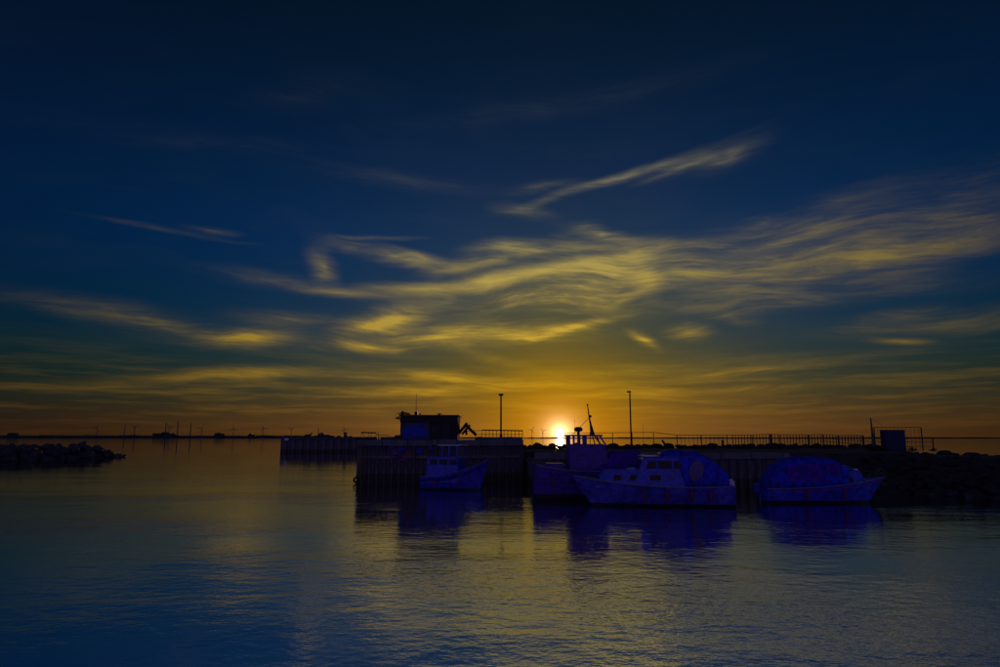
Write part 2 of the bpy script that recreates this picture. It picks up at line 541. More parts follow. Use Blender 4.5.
# ------------------------------------------------------------------ far shore
FAR = 4000.0
def far_shore():
    mb = MB()
    pts = []
    x = -3600.0
    rr = random.Random(3)
    while x < 4200:
        px = 500 + x / FAR * F
        base = 17 if px < 300 else (9.0 if px < 520 else 6.0)
        h = base + 3.5 * mnoise.noise(Vector((x * .011, 0, 0))) + (4.5 if px < 300 else 2.2) * mnoise.noise(Vector((x * .05, 3, 0))) + rr.uniform(-1.2, 1.2)
        if px < -20: h = 9 + 2 * mnoise.noise(Vector((x * .02, 0, 0)))
        pts.append((x, max(2.0, h)))
        x += 14
    rings = [[(x, FAR, -1), (x, FAR + 4, h), (x, FAR + 320, h * .9), (x, FAR + 330, -1)] for x, h in pts]
    mb.loft(rings)
    tag(mb.build('far_shore', M['land']), 'low dark land strip along the far side of the bay', kind='structure')
far_shore()

def turbine_proto():
    t = thing('wind_turbine', '', 'wind turbine')
    MB().tube([(0, 0, 0), (0, 0, 60)], [2.2, 1.3], 10).build('tower', M['tower'], t)
    MB().box((0, 0, 61.5), (3.4, 9, 3.6), bev=.8).build('nacelle', M['tower'], t)
    hub = MB().tube([(0, -6.2, 61.5), (0, -4.4, 61.5)], [.7, 1.6], 10).build('hub', M['tower'], t)
    for k in range(3):
        mb = MB()
        rings = []
        for u, ch, th in ((0, .9, .9), (.15, 2.6, .6), (.5, 1.8, .35), (1, .5, .12)):
            z = 1.2 + u * 30
            rings.append([(-ch * .4, -th, z), (ch, 0, z), (-ch * .4, th, z)])
        mb.loft(rings)
        b = mb.build('blade', M['tower'], t)
        b.location = (0, -5.4, 61.5)
        b.rotation_euler = (0, R(120 * k), 0)
    return t
TURB = turbine_proto()
def place_turbine(o, px, top_py, scale_m, spin, label):
    p = at(px, 438, FAR + 60)
    o.location = (p.x, FAR + 60, 0)
    s = ((438 - top_py) / F * FAR + 3.4) / 61.5
    o.scale = (s * scale_m, s, s)
    tag(o, label)
    for ch in o.children:
        if ch.name.startswith('blade'):
            ch.rotation_euler.y += R(spin)
spots = [
    (96, 428.0, 20, 'wind turbine on the far shore, well away from the power station towards the stone breakwater'),
    (134, 427.0, 45, 'wind turbine on the far shore beside the slim chimney and the low long shed'),
    (169, 427.5, 60, 'wind turbine rising directly behind the far power station roof'),
    (201, 428.5, 15, 'wind turbine between the power station chimneys and the far warehouse'),
    (233, 428.5, 95, 'wind turbine standing over the far warehouse'),
    (263, 428.5, 70, 'wind turbine on the far shore past the warehouse, beside two small sheds'),
    (291, 429.5, 33, 'wind turbine on the far shore just above the end of the far pier'),
    (344, 429.5, 85, 'wind turbine seen above the far pier near the near quay corner'),
    (532, 430.0, 10, 'wind turbine between the railed platform and the setting sun'),
    (543, 431.0, 50, 'small wind turbine on the far shore right beside the setting sun'),
]
for i, (px, ty, sp, lab) in enumerate(spots):
    o = TURB if i == 0 else copy_tree(TURB)
    tag(o, lab, 'wind turbine', 'wind turbines on the far shore')
    place_turbine(o, px, ty, 1.0, sp, lab)

def chimney(px, top, w, lab):
    p = at(px, 438, FAR + 30)
    h = (438 - top) / F * FAR + 3.4
    t = thing('chimney', lab, 'chimney', (p.x, FAR + 30, 0), group='tall chimneys on the far shore')
    MB().tube([(0, 0, 0), (0, 0, h)], [w, w * .6], 12).build('stack', M['tower'], t)
    MB().tube([(0, 0, h - 6), (0, 0, h - 2)], w * .85, 12).build('platform_ring', M['dark_steel'], t)
chimney(124, 423.5, 3.6, 'slim chimney on the far shore, the one farthest from the power station')
chimney(165, 423.0, 4.2, 'chimney standing over the middle of the power station roof')
chimney(177, 421.5, 4.6, 'tallest chimney, at the end of the far power station')
chimney(190, 423.0, 4.2, 'chimney past the power station, next to the turbine')
chimney(318, 428.5, 2.8, 'short chimney on the far shore behind the far pier')

def far_building(name, lab, cat, px0, px1, top, roofs, windows=0):
    Y = FAR - 8
    a, b = at(px0, 438, Y), at(px1, 438, Y)
    h = (438 - top) / F * Y + 3.4
    w = b.x - a.x
    t = thing(name, lab, cat, (a.x, Y, 0), group='buildings on the far shore')
    MB().box((w / 2, 15, h / 2), (w, 30, h)).build('wall', M['land'], t)
    for (u0, u1, hh) in roofs:
        MB().box(((u0 + u1) / 2 * w, 15, h + hh / 2 + .05), ((u1 - u0) * w, 24, hh)).build('roof', M['dark_steel'], t)
    return t
far_building('power_station', 'long power station block below the tallest far chimneys', 'building', 152, 172, 433.4, [(.42, .83, 6)])
far_building('power_station', 'low side hall leaning on the power station towards the tallest chimney', 'building', 172.3, 176, 435.0, [(0.1, .9, 2)])
far_building('far_warehouse', 'broad flat warehouse between two turbines on the far shore', 'building', 214, 222, 433.5, [(.2, .8, 3)])
far_building('far_shed', 'small shed on the far shore beyond the warehouse', 'building', 247.5, 252.5, 434.5, [(.3, .7, 6)])
far_building('far_block', 'lone square block on the far shore behind the stone breakwater', 'building', 6.5, 14.5, 433.3, [(.1, .9, 2)])
far_building('far_shed', 'low long shed on the far shore at the foot of the slim chimney', 'building', 127, 136, 435.3, [(.2, .9, 1.5)])

# ------------------------------------------------------------------ stone breakwater (left)
STONES = [stone_mesh(k, squash=.72) for k in range(10)]
WETST = [stone_mesh(40 + k, squash=.6, m=M['wetstone']) for k in range(5)]
def breakwater():
    p1 = atz(121, 457.0)
    p0 = atz(-6, 462.0)
    d = (p1 - p0)
    d.z = 0
    ln = d.length
    d.normalize()
    n = Vector((-d.y, d.x, 0))
    if n.y < 0: n = -n
    t = thing('stone_breakwater', 'rough stone breakwater of piled boulders with its tip in the calm water', 'breakwater')
    mb = MB()
    rings = []
    for i in range(16):
        u = -30 + (ln + 30) * i / 15
        k = 1.0 if i < 14 else (.8 if i == 14 else .35)
        c = p0 + d * u
        rings.append([c + n * (-.3), c + n * 2.2 + Vector((0, 0, 1.5 * k)), c + n * 5 + Vector((0, 0, 1.6 * k)), c + n * 8.5])
        for v in rings[-1][:1] + rings[-1][3:]:
            v.z = -.6
    mb.loft(rings)
    mb.build('rubble_core', M['stone'], t)
    rr = random.Random(11)
    for i in range(230):
        u = rr.uniform(-12, ln + .5)
        w = rr.choice([rr.uniform(-.6, 2.0), rr.uniform(.5, 4.5)])
        k = 1.0 if u < ln - 5 else max(.3, (ln - u) / 5 + .25)
        z = min(2.0, max(.05, (w + .3) * .8)) * k
        s = rr.choice((.35, .5, .6, .75, .9, 1.15)) * rr.uniform(.85, 1.15) * (.85 if w < 0 else 1)
        c = p0 + d * u + n * w
        link('stone', rr.choice(STONES), t, (c.x, c.y, z), (rr.uniform(-.5, .5), rr.uniform(-.5, .5), rr.uniform(0, 6)), (s * rr.uniform(.9, 1.35), s, s * rr.uniform(.8, 1.15)))
    for u, w, s in ((.6, 1.2, .9), (1.6, .8, .55), (2.2, 1.6, .5)):
        c = p0 + d * (ln + u) + n * w
        link('stone', rr.choice(STONES), t, (c.x, c.y, .12), (0, .2, rr.uniform(0, 6)), (s * 1.2, s, s * .7))
breakwater()

# ------------------------------------------------------------------ sheet-piled walls
def pile_mesh(w, h, name='sheet_pile', m='rust', dep=.22):
    """one U-shaped steel sheet pile, front towards -y"""
    mb = MB()
    prof = [(-w / 2, 0), (-w * .30, 0), (-w * .18, -dep), (w * .18, -dep), (w * .30, 0), (w / 2, 0)]
    th = .03
    rings = []
    poly = prof + [(x, y + th) for x, y in reversed(prof)]
    n = len(poly)
    rings = [[(x, y, z) for x, y in poly] for z in (-.6, .75, h)]
    vs = [p for r in rings for p in r]
    for i in range(2):
        for k in range(n):
            mb.add([], [])
    fs, mi = [], []
    o = MB()
    for i in range(2):
        o.add([p for p in rings[i]] + [p for p in rings[i + 1]], [(k, (k + 1) % n, n + (k + 1) % n, n + k) for k in range(n)], 0 if i else 1)
    o.add(rings[2], [tuple(range(n))], 0)
    return o.mesh(name, [M[m], M['weed']])
prr = random.Random(99)
def piled_wall(parent, a, b, h, w=.62, m='rust', dep=.22):
    a, b = Vector(a), Vector(b)
    d = b - a
    n = max(1, int(d.length / w))
    me = pile_mesh(d.length / n, h, m=m, dep=dep)
    ang = math.atan2(d.y, d.x)
    for i in range(n):
        c = a + d * ((i + .5) / n)
        k = prr.uniform(-.03, .03)
        nn = Vector((-d.y, d.x, 0)).normalized()
        link('sheet_pile', me, parent, (c.x + nn.x * k, c.y + nn.y * k, prr.uniform(-.05, .0)), (prr.uniform(-.012, .012), prr.uniform(-.006, .006), ang))

# far pier
def far_pier():
    Y = 3.4 * F / 13.5
    a = at(282, 438, Y)
    t = thing('far_pier', 'long dark pier with sheet-piled side lying behind the near quay', 'pier')
    x0, x1 = a.x, -14.0
    h = 3.60
    MB().prism([(x0 + .3, Y + .3), (x1, Y + .3), (x1, Y + 14), (x0 + .3, Y + 14)], -1, h).build('pier_body', M['concrete_dark'], t)
    piled_wall(t, (x0, Y, 0), (x1 - 6, Y, 0), h - .45, 1.9, dep=.6)
    piled_wall(t, (x0 + .05, Y + 14, 0), (x0 + .05, Y + .1, 0), h - .45, 1.9, dep=.6)
    rr = random.Random(5)
    x = x0 - .12
    while x < x1 - 5:
        L = 6.0
        MB().box((x + L / 2 + .03, Y + .15, h - .3 + rr.uniform(-.015, .015)), (L - .08, 1.6, .7), bev=.05).build('coping_block', M['concrete_dark'], t)
        x += L
    tag(MB().box((at(286.5, 440, Y - .7).x, Y - .72, 3.05), (1.0, .1, .5), bev=.03).build('white_plate', M['white']), 'small white plate on the end corner of the far pier', 'sign')
    k = 0
    for px, s in ((301, .35), (307, .6), (316, .45), (322, .85), (328, .6), (333, .4), (339, .35), (346, .4), (350, .3)):
        c = at(px, 437, Y + 1.6)
        o = link('stone', rr.choice(STONES), None, (c.x, Y + 1.6, h + s * .4), (0, 0, rr.uniform(0, 6)), (s * 2.4, s * 1.8, s * 1.25))
        o.name = 'boulder'
        tag(o, 'dark boulder lying along the top of the far pier', 'boulder', 'boulders on the far pier')
    c = at(346, 437, Y + 2)
    t2 = thing('bollard', 'stout iron mooring bollard on the far pier top', 'bollard', (c.x, Y + 1.0, h))
    MB().tube([(0, 0, 0), (0, 0, .1), (0, 0, .5)], [.28, .2, .18], 12).build('post', M['dark_steel'], t2)
    MB().tube([(0, 0, .45), (0, 0, .52), (0, 0, .62)], [.2, .3, .22], 12).build('cap', M['dark_steel'], t2)
    c = at(308, 437, Y)
    t3 = thing('leaning_timber', 'short timber beam leaning up on the far pier', 'timber', (c.x, Y + 1.2, h))
    MB().box((0, 0, .28), (.9, .14, .14), bev=.02, rot=Matrix.Rotation(R(-38), 3, 'Y')).build('beam', M['wood'], t3)
    MB().box((.1, 0, .09), (.18, .4, .18), bev=.03).build('block', M['wood'], t3)

    t2.scale = (1.9, 1.9, 1.9)
    t3.scale = (1.9, 1.9, 1.9)
far_pier()

BANKST = [stone_mesh(70 + k, squash=.7, m=M['bankstone']) for k in range(7)]
def hull_mat(src, boot):
    """paint above the boot line, bottom paint below it"""
    m = M[src].copy()
    m.name = M[src].name + '_with_bottom_paint'
    t = m.node_tree
    p = t.nodes['Principled BSDF']
    lk = p.inputs['Base Color'].links[0].from_socket
    tcn = t.nodes.new('ShaderNodeTexCoord')
    sp = t.nodes.new('ShaderNodeSeparateXYZ')
    t.links.new(tcn.outputs['Object'], sp.inputs[0])
    gt = t.nodes.new('ShaderNodeMath')
    gt.operation = 'LESS_THAN'
    gt.inputs[1].default_value = boot
    t.links.new(sp.outputs[2], gt.inputs[0])
    mx = t.nodes.new('ShaderNodeMixRGB')
    t.links.new(gt.outputs[0], mx.inputs[0])
    t.links.new(lk, mx.inputs[1])
    mx.inputs[2].default_value = (.035, .022, .025, 1)
    t.links.new(mx.outputs[0], p.inputs['Base Color'])
    return m
# ------------------------------------------------------------------ near quay
YA = 3.4 * F / 44.0            # 51.5 m: front of the high quay at its free corner
QA0 = Vector((at(357.5, 482, YA).x, YA, 0))
QA1 = Vector((at(523, 438, 53.5).x, 53.5, 0))
HA = 3.2
HB = 2.35
def high_quay():
    t = thing('quay_wall', 'tall sheet-piled quay with concrete coping, carrying the square hut', 'quay')
    d = (QA1 - QA0).normalized()
    n = Vector((-d.y, d.x, 0))
    a, b = QA0 + n * .28 + d * .28, QA1 + n * .28
    MB().prism([a[:2], b[:2], (b.x, 74), (a.x + 2.5, 74)], -1, HA - .05).build('quay_body', M['concrete_dark'], t)
    piled_wall(t, QA0, QA1, HA - .42, .55)
    piled_wall(t, (a.x + 2.2, 73, 0), QA0 + n * .02, HA - .42, .75)
    rr = random.Random(9)
    L = (QA1 - QA0).length
    u = -.12
    while u < L - .5:
        ln = min(1.9, L - u)
        c = QA0 + d * (u + ln / 2) + n * .2
        MB().box((c.x, c.y, HA - .17 + rr.uniform(-.02, .02)), (ln - .03, .95, .46), math.atan2(d.y, d.x) + rr.uniform(-.004, .004), .035).build('coping_block', M['concrete'], t)
        u += 1.9
    wb = MB()
    c = QA0 + d * (L / 2) - n * .245
    wb.box((c.x, c.y, 1.95), (L - .4, .09, .2), math.atan2(d.y, d.x), .01)
    wb.build('waling_beam', M['rust'], t)
    # rail parapet on the raised end (px 482-523)
    p0, p1 = at(482, 438, 57.0), at(522.5, 438, 57.0)
    e = thing('railed_platform', 'raised concrete platform with a low railing at the quay step', 'platform', (p0.x, 57.0, HA - .02))
    w = p1.x - p0.x
    e.scale = (1, 1, 1.42)
    MB().box((w / 2 - .3, 1.6, .07), (w + .6, 3.2, .28), bev=.03).build('slab', M['concrete'], e)
    MB().tube([(0, .1, .62), (w, .1, .58)], .035, 8).build('top_rail', M['dark_steel'], e)
    MB().tube([(-.3, .1, .36), (w, .1, .36)], .02, 6).build('lower_rail', M['dark_steel'], e)
    for i in range(12):
        x = w * i / 11
        MB().box((x, .1, .39), (.05, .05, .42)).build('rail_post', M['dark_steel'], e)
    MB().tube([(w, .1, .58), (w, 3.0, .58)], .035, 8).build('top_rail', M['dark_steel'], e)
    MB().tube([(-1.6, .3, .56), (0, .1, .60)], .02, 6).build('top_rail', M['dark_steel'], e)
    # low concrete step up to the hut
    s0, s1 = at(388, 438, 55.5), at(400, 438, 55.5)
    st = thing('rubble_heap', 'sloping heap of broken concrete against the hut wall', 'rubble', (0, 0, 0))
    core = MB()
    core.prism([(s0.x, 55.2), (s1.x + .1, 55.2), (s1.x + .1, 56.4), (s0.x, 56.4)], HA - .06, HA + .12)
    core.build('slab', M['concrete'], st)
    for i in range(26):
        u = rr.random()
        s = rr.uniform(.12, .24)
        x = s0.x + (s1.x - s0.x) * u
        z = HA + .05 + u * u * .48 * rr.uniform(.4, 1)
        link('rubble_piece', rr.choice(STONES), st, (x, 55.4 + rr.uniform(0, .8), z), (rr.uniform(0, 3), rr.uniform(0, 3), rr.uniform(0, 3)), (s * 1.3, s, s))
    # low steel frame on the coping
    f0 = at(361, 438, 53.2)
    fr = thing('scaffold_frame', 'low flat steel frame lying on the quay coping near its corner', 'frame', (f0.x, 53.2, HA + .06))
    fr.scale = (1.25, 1.25, 1.9)
    for y in (0, .8):
        MB().tube([(0, y, .30), (.98, y, .28)], .03, 6).build('bar', M['dark_steel'], fr)
        MB().tube([(-.35, y, .05), (1.05, y, .05)], .045, 6).build('foot', M['dark_steel'], fr)
    for x in (.03, .5, .95):
        MB().tube([(x, 0, .05), (x, 0, .29)], .025, 6).build('leg', M['dark_steel'], fr)
        MB().tube([(x, .8, .05), (x, .8, .29)], .025, 6).build('leg', M['dark_steel'], fr)
        MB().tube([(x, 0, .285), (x, .8, .285)], .02, 6).build('cross_bar', M['dark_steel'], fr)
    MB().tube([(.98, 0, .2), (1.75, .5, .17)], .015, 6).build('tie_rod', M['dark_steel'], fr)
    # yellow ladder on the face near the corner
    lx = at(363, 455, 51.2)
    la = thing('quay_ladder', 'faded yellow ladder fixed to the quay face beside its corner', 'ladder', (lx.x, YA - .36, 0))
    for x in (-.16, .16):
        MB().box((x, 0, 1.65), (.06, .05, 2.6)).build('rail', M['yellow'], la)
    for i in range(9):
        MB().tube([(-.16, 0, .55 + i * .28), (.16, 0, .55 + i * .28)], .018, 6).build('rung', M['yellow'], la)
    for z in (.7, 2.6):
        MB().box((0, .12, z), (.3, .2, .05)).build('bracket', M['rust'], la)
    # tyre on corner
    tyre_fender(at(356.4, 480, YA - .15), 'worn tyre hung at the free corner of the quay')
def tyre_fender(c, lab):
    t = thing('tyre_fender', lab, 'tyre', (c.x, c.y, c.z))
    mb = MB()
    rings = []
    n = 20
    for i in range(n):
        a = 2 * math.pi * i / n
        ring = []
        for k in range(8):
            b = 2 * math.pi * k / 8
            r = .19 + .075 * math.cos(b)
            ring.append((r * math.cos(a), .09 * math.sin(b), r * math.sin(a)))
        rings.append(ring)
    mb.loft(rings + [rings[0]], caps=False)
    mb.build('tyre', M['rubber'], t, True)
    MB().tube([(0, 0, .2), (.05, .05, .9)], .015, 5).build('chain', M['rust'], t)
high_quay()

def blotch(parent, name, m, c, w, h, seed, y, ang):
    """paint patch: ragged outline, 4 mm thick, on a wall facing -y"""
    rr = random.Random(seed)
    n = 40
    front, back = [], []
    off = rr.uniform(0, 99)
    for i in range(n):
        a = 2 * math.pi * i / n
        k = 1 + .55 * (mnoise.noise(Vector((math.cos(a) * 1.6 + off, math.sin(a) * 1.6, 0))) + .6 * mnoise.noise(Vector((math.cos(a) * 5 + off, math.sin(a) * 5, 0))))
        x = math.copysign(abs(math.cos(a)) ** .9, math.cos(a)) * w / 2 * k
        z = math.copysign(abs(math.sin(a)) ** .9, math.sin(a)) * h / 2 * k
        front.append((x, -.006, z))
        back.append((x, 0.002, z))
    mb = MB()
    mb.loft([front, back])
    o = mb.build(name, m, parent)
    o.location = (c[0], y, c[1])
    o.rotation_euler = (0, 0, ang)

def hut():
    Y = 52.9
    a, b = at(400, 438, Y), at(457.3, 438, Y)
    w = b.x - a.x
    top = at(430, 416, Y).z
    t = thing('concrete_hut', 'square flat-roofed hut on the quay with blue graffiti and weeds on its roof', 'hut', (a.x, Y, 0))
    hgt = top - HA
    # left bay of pale plaster, right bay of dark render
    wl_ = w * .52
    MB().box((wl_ / 2, 1.7, HA + hgt / 2 - .05), (wl_, 3.4, hgt), bev=.02).build('wall', M['plaster'], t)
    MB().box((wl_ + (w - wl_) / 2, 1.75, HA + hgt / 2 - .05), (w - wl_ - .004, 3.3, hgt - .01), bev=.02).build('wall', M['brick'], t)
    MB().box((w * .5 + .03, 1.65, top + .02), (w + .22, 3.8, .12), bev=.02).build('roof', M['concrete_dark'], t)
    MB().box((w * .5, 1.65, top - .28), (w + .05, 3.5, .42), bev=.02).build('fascia', M['brick'], t)
    d = MB().box((w * .80, .06, HA + .72), (.62, .06, 1.35), bev=.01).build('door', M['dark_steel'], t)
    MB().box((w * .80 - .22, .02, HA + .7), (.03, .05, .12)).build('handle', M['steel'], d)
    wi = MB().box((w * .60, .07, HA + .85), (.5, .06, .45), bev=.01).build('window', M['dark_steel'], t)
    MB().box((w * .60, .03, HA + .85), (.42, .02, .37)).build('pane', M['glass'], wi)
    g = tag(MB().build('x', M['blue_graffiti'], t)) if False else None
    blotch(t, 'graffiti', M['blue_graffiti'], (wl_ * .52, HA + .62), wl_ * .86, .95, 4, -.008, 0)
    blotch(t, 'graffiti', M['blue_graffiti'], (wl_ * .30, HA + 1.05), .45, .35, 5, -.009, 0)
    MB().tube([(.06, -.04, HA), (.06, -.04, top - .1)], .035, 8).build('drain_pipe', M['dark_steel'], t)
    # rooftop things
    ax = at(416, 415, Y + 1).x - a.x
    an = thing('antenna', 'thin whip antenna on a box on the hut roof', 'antenna', (a.x + ax, Y + 1, top + .08))
    an.scale = (1.5, 1.5, 1.4)
    MB().box((0, 0, .1), (.17, .17, .2), bev=.02).build('box', M['dark_steel'], an)
    MB().tube([(0, 0, .2), (0, 0, .42), (0, 0, 1.25)], [.025, .018, .008], 6).build('whip', M['dark_steel'], an)
    MB().tube([(-.02, 0, .38), (.1, 0, .42)], .012, 5).build('stub', M['dark_steel'], an)
    vx = at(420, 415, Y + 1).x
    v = thing('roof_vent', 'small round vent on the hut roof beside the antenna', 'vent', (vx, Y + 1.1, top + .08))
    MB().tube([(0, 0, 0), (0, 0, .1)], .05, 10).build('pipe', M['dark_steel'], v)
    MB().tube([(0, 0, .09), (0, 0, .13), (0, 0, .17)], [.1, .1, .03], 10).build('cowl', M['dark_steel'], v)
    for (px, s, lab, n) in ((403, .26, 'ragged weeds growing on the roof corner of the hut', 90), (408, .17, 'low weed patch on the hut roof between corner and antenna', 50), (439, .16, 'single small weed tuft in the middle of the hut roof', 34), (398.5, .2, 'weed hanging over the hut wall top below the roof corner', 40)):
        zz = top + .08 if px > 399 else top - .25
        c = at(px, 415, Y + .3)
        weed((c.x, Y + (.3 if px > 399 else .1), zz), s * 1.3, n, lab)
    # graffiti on the quay face below
def weed(loc, s, n, lab, group='weeds on the quay', spread=1.2):
    t = thing('weed_plant', lab, 'weeds', loc, group=group)
    rr = random.Random(int(loc[0] * 977) + n)
    mb, st = MB(), MB()
    for i in range(n):
        a = rr.uniform(0, 6.28)
        r = abs(rr.gauss(0, .5)) * s * spread
        h = s * rr.uniform(.25, 1.05) * max(.35, 1 - r / (s * 2.2))
        tip = Vector((math.cos(a) * r * 1.4, math.sin(a) * r * 1.4, h))
        mid = Vector((math.cos(a) * r * .8, math.sin(a) * r * .8, h * .6))
        st.tube([(math.cos(a) * r * .4, math.sin(a) * r * .4, -.02), mid, tip], [.006, .005, .003], 4)
        for k in range(4):
            p = mid.lerp(tip, rr.random())
            dd = Vector((rr.gauss(0, 1), rr.gauss(0, 1), rr.gauss(.3, .6))).normalized() * s * rr.uniform(.14, .3)
            sd_ = dd.cross(Vector((rr.gauss(0, 1), rr.gauss(0, 1), 1))).normalized() * s * .07
            mb.add([p, p + dd * .5 + sd_, p + dd, p + dd * .5 - sd_], [(0, 1, 2, 3)])
    st.build('stem', M['leaf'], t)
    mb.build('foliage', M['leaf'], t)
    return t
hut()

def quay_graffiti():
    t = [o for o in bpy.data.objects if o.name == 'quay_wall'][0]
    d = (QA1 - QA0).normalized()
    ang = math.atan2(d.y, d.x)
    n = Vector((-d.y, d.x, 0))
    spec = [(395, 452, .42, .45, 'magenta_graffiti'), (401, 449, .5, .35, 'blue_graffiti'), (409, 456, .45, .5, 'red_graffiti'), (403, 459, .5, .3, 'magenta_graffiti'),
            (392, 447, .35, .5, 'blue_graffiti'), (419, 451, .35, .4, 'blue_graffiti'), (430, 448, .4, .35, 'blue_graffiti')]
    # a flat steel plate carries the painted marks
    for i, (px, py, w, h, m) in enumerate(spec):
        u = (at(px, py, 52.2).x - QA0.x) / d.x
        c = QA0 + d * u - n * .23
        z = at(px, py, c.y).z
        blotch(t, 'graffiti', M[m], (c.x, z), w, h, 60 + i, c.y, ang)
quay_graffiti()

# crossed timbers beside the hut
def timbers():
    Y = 57.5
    def tim(x0, y0, x1, y1, lab, wd=.16, dy=0):
        a, b = at(x0, y0, Y + dy), at(x1, y1, Y + dy)
        t = thing('timber_beam', lab, 'timber', (a.x, a.y, a.z), group='timbers propped beside the hut')
        L = (b - a).length
        v = b - a
        ang = math.atan2(v.z, v.x)
        MB().box((v.x / 2, 0, v.z / 2), (L, wd, wd), bev=.02, rot=Matrix.Rotation(-ang, 3, 'Y')).build('beam', M['wood'], t)
        MB().box((v.x * .94, 0, v.z * .94), (.06, wd + .03, wd + .03), rot=Matrix.Rotation(-ang, 3, 'Y')).build('iron_band', M['rust'], t)
    tim(458, 434.5, 467.2, 423, 'timber beam propped steeply against the others, the highest one', .24)
    tim(476.5, 435.5, 465, 424.5, 'timber beam leaning towards the hut over the prop', .25, .25)
    tim(462, 434.5, 470, 425, 'shorter timber beam standing between the two crossed ones', .19, .5)
    tim(466.5, 435, 466, 428, 'upright timber stub under the crossed beams', .18, .8)
timbers()

# ------------------------------------------------------------------ low quay, promenade and rocky bank
def low_quay():
    t = thing('low_quay', 'lower sheet-piled quay behind the moored boats', 'quay')
    x0, x1, Y = 2.4, 19.6, 46.0
    poly = [(x0 + .3, Y + .3), (x1, Y + .4), (30.0, Y + 2.6), (36, 60), (42, 74), (QA1.x + .02, 74), (QA1.x + .02, 53.9), (x0 + .3, 53.9)]
    MB().prism(poly, -1, HB - .03).build('quay_body', M['earth'], t)
    piled_wall(t, (x0, Y, 0), (x1, Y, 0), HB - .38, .6)
    piled_wall(t, (x0, 53.6, 0), (x0, Y + .05, 0), HB - .38, .6)
    rr = random.Random(21)
    x = x0 - .1
    while x < x1 - .4:
        ln = min(2.1, x1 - x)
        MB().box((x + ln / 2, Y + .17, HB - .16 + rr.uniform(-.02, .02)), (ln - .03, .8, .44), rr.uniform(-.004, .004), .035).build('coping_block', M['concrete'], t)
        x += 2.1
low_quay()

def bank():
    t = thing('rocky_bank', 'sloping rubble bank at the landward end of the low quay', 'bank')
    # crest line and waterline of the bank
    front = [(19.2, 46.4), (26.0, 47.4), (28.4, 47.0), (30.8, 45.4), (34.5, 43.6), (42, 41), (75, 33)]
    crest = [(20.2, 48.6), (27.4, 51.0), (30.6, 50.6), (33.4, 49.0), (37.4, 47.0), (44.5, 44.2), (78, 37)]
    back = [(30.0, 62.0), (33.0, 61.0), (35.6, 59.0), (38.2, 57.0), (42.4, 55.0), (49, 52), (84, 45)]
    zc = [HB, 2.25, 2.15, 2.1, 2.05, 2.05, 2.1]
    front = front[:1] + [(x * k, y * k) for (x, y), k in zip(front[1:], (.92, .90, .875, .86, .86, .86))]
    crest = crest[:1] + [(x * k, y * k) for (x, y), k in zip(crest[1:], (.95, .93, .91, .90, .90, .90))]
    rings = []
    fine = 8
    def lerp(l, i, k):
        return tuple(l[i][j] * (1 - k) + l[i + 1][j] * k for j in range(2))
    for i in range(len(front) - 1):
        for q in range(fine):
            k = q / fine
            f, c, b = lerp(front, i, k), lerp(crest, i, k), lerp(back, i, k)
            z = zc[i] * (1 - k) + zc[i + 1] * k
            ring = [(f[0], f[1], -.8)]
            for s in (.0, .35, .7, 1.0):
                x, y = f[0] + (c[0] - f[0]) * s, f[1] + (c[1] - f[1]) * s
                ring.append((x, y, -.25 + (z + .25) * (s ** .8) + .1 * mnoise.noise(Vector((x, y, 0)))))
            ring.append(((c[0] + b[0]) / 2, (c[1] + b[1]) / 2, z + .06 * mnoise.noise(Vector((c[0], c[1], 4)))))
            ring.append((b[0], b[1], z - .1))
            ring.append((b[0] + 1.5, b[1] + 2.5, -.8))
            rings.append(ring)
    MB().loft(rings).build('bank_core', M['earth'], t)
    rr = random.Random(33)
    for j in range(270):
        i = rr.choice([1, 1, 1, 2, 2, 2, 3, 3, 3, 4])
        k = rr.random()
        f, c = lerp(front, i, k), lerp(crest, i, k)
        z = zc[i] * (1 - k) + zc[i + 1] * k
        s = rr.random() ** 1.3
        x, y = f[0] + (c[0] - f[0]) * s, f[1] + (c[1] - f[1]) * s
        r = rr.choice((.12, .16, .2, .26, .34, .5)) * rr.uniform(.8, 1.2) * (1.1 - .35 * s)
        wet = s < .16
        link('stone', rr.choice(WETST if wet else BANKST), t, (x, y, -.2 + (z + .25) * (s ** .8) + .02), (rr.uniform(-.4, .4), rr.uniform(-.4, .4), rr.uniform(0, 6)), (r * rr.uniform(1, 1.5), r, r))
    for (px, py, r) in ((930, 495.4, .26), (973, 497.7, .30), (905, 493.6, .2), (992, 498.3, .22), (950, 496.5, .14), (962, 496.9, .16)):
        c = atz(px, py)
        link('stone', rr.choice(WETST), t, (c.x, c.y, .03), (0, 0, rr.uniform(0, 6)), (r * 1.4, r, r * .7))
bank()

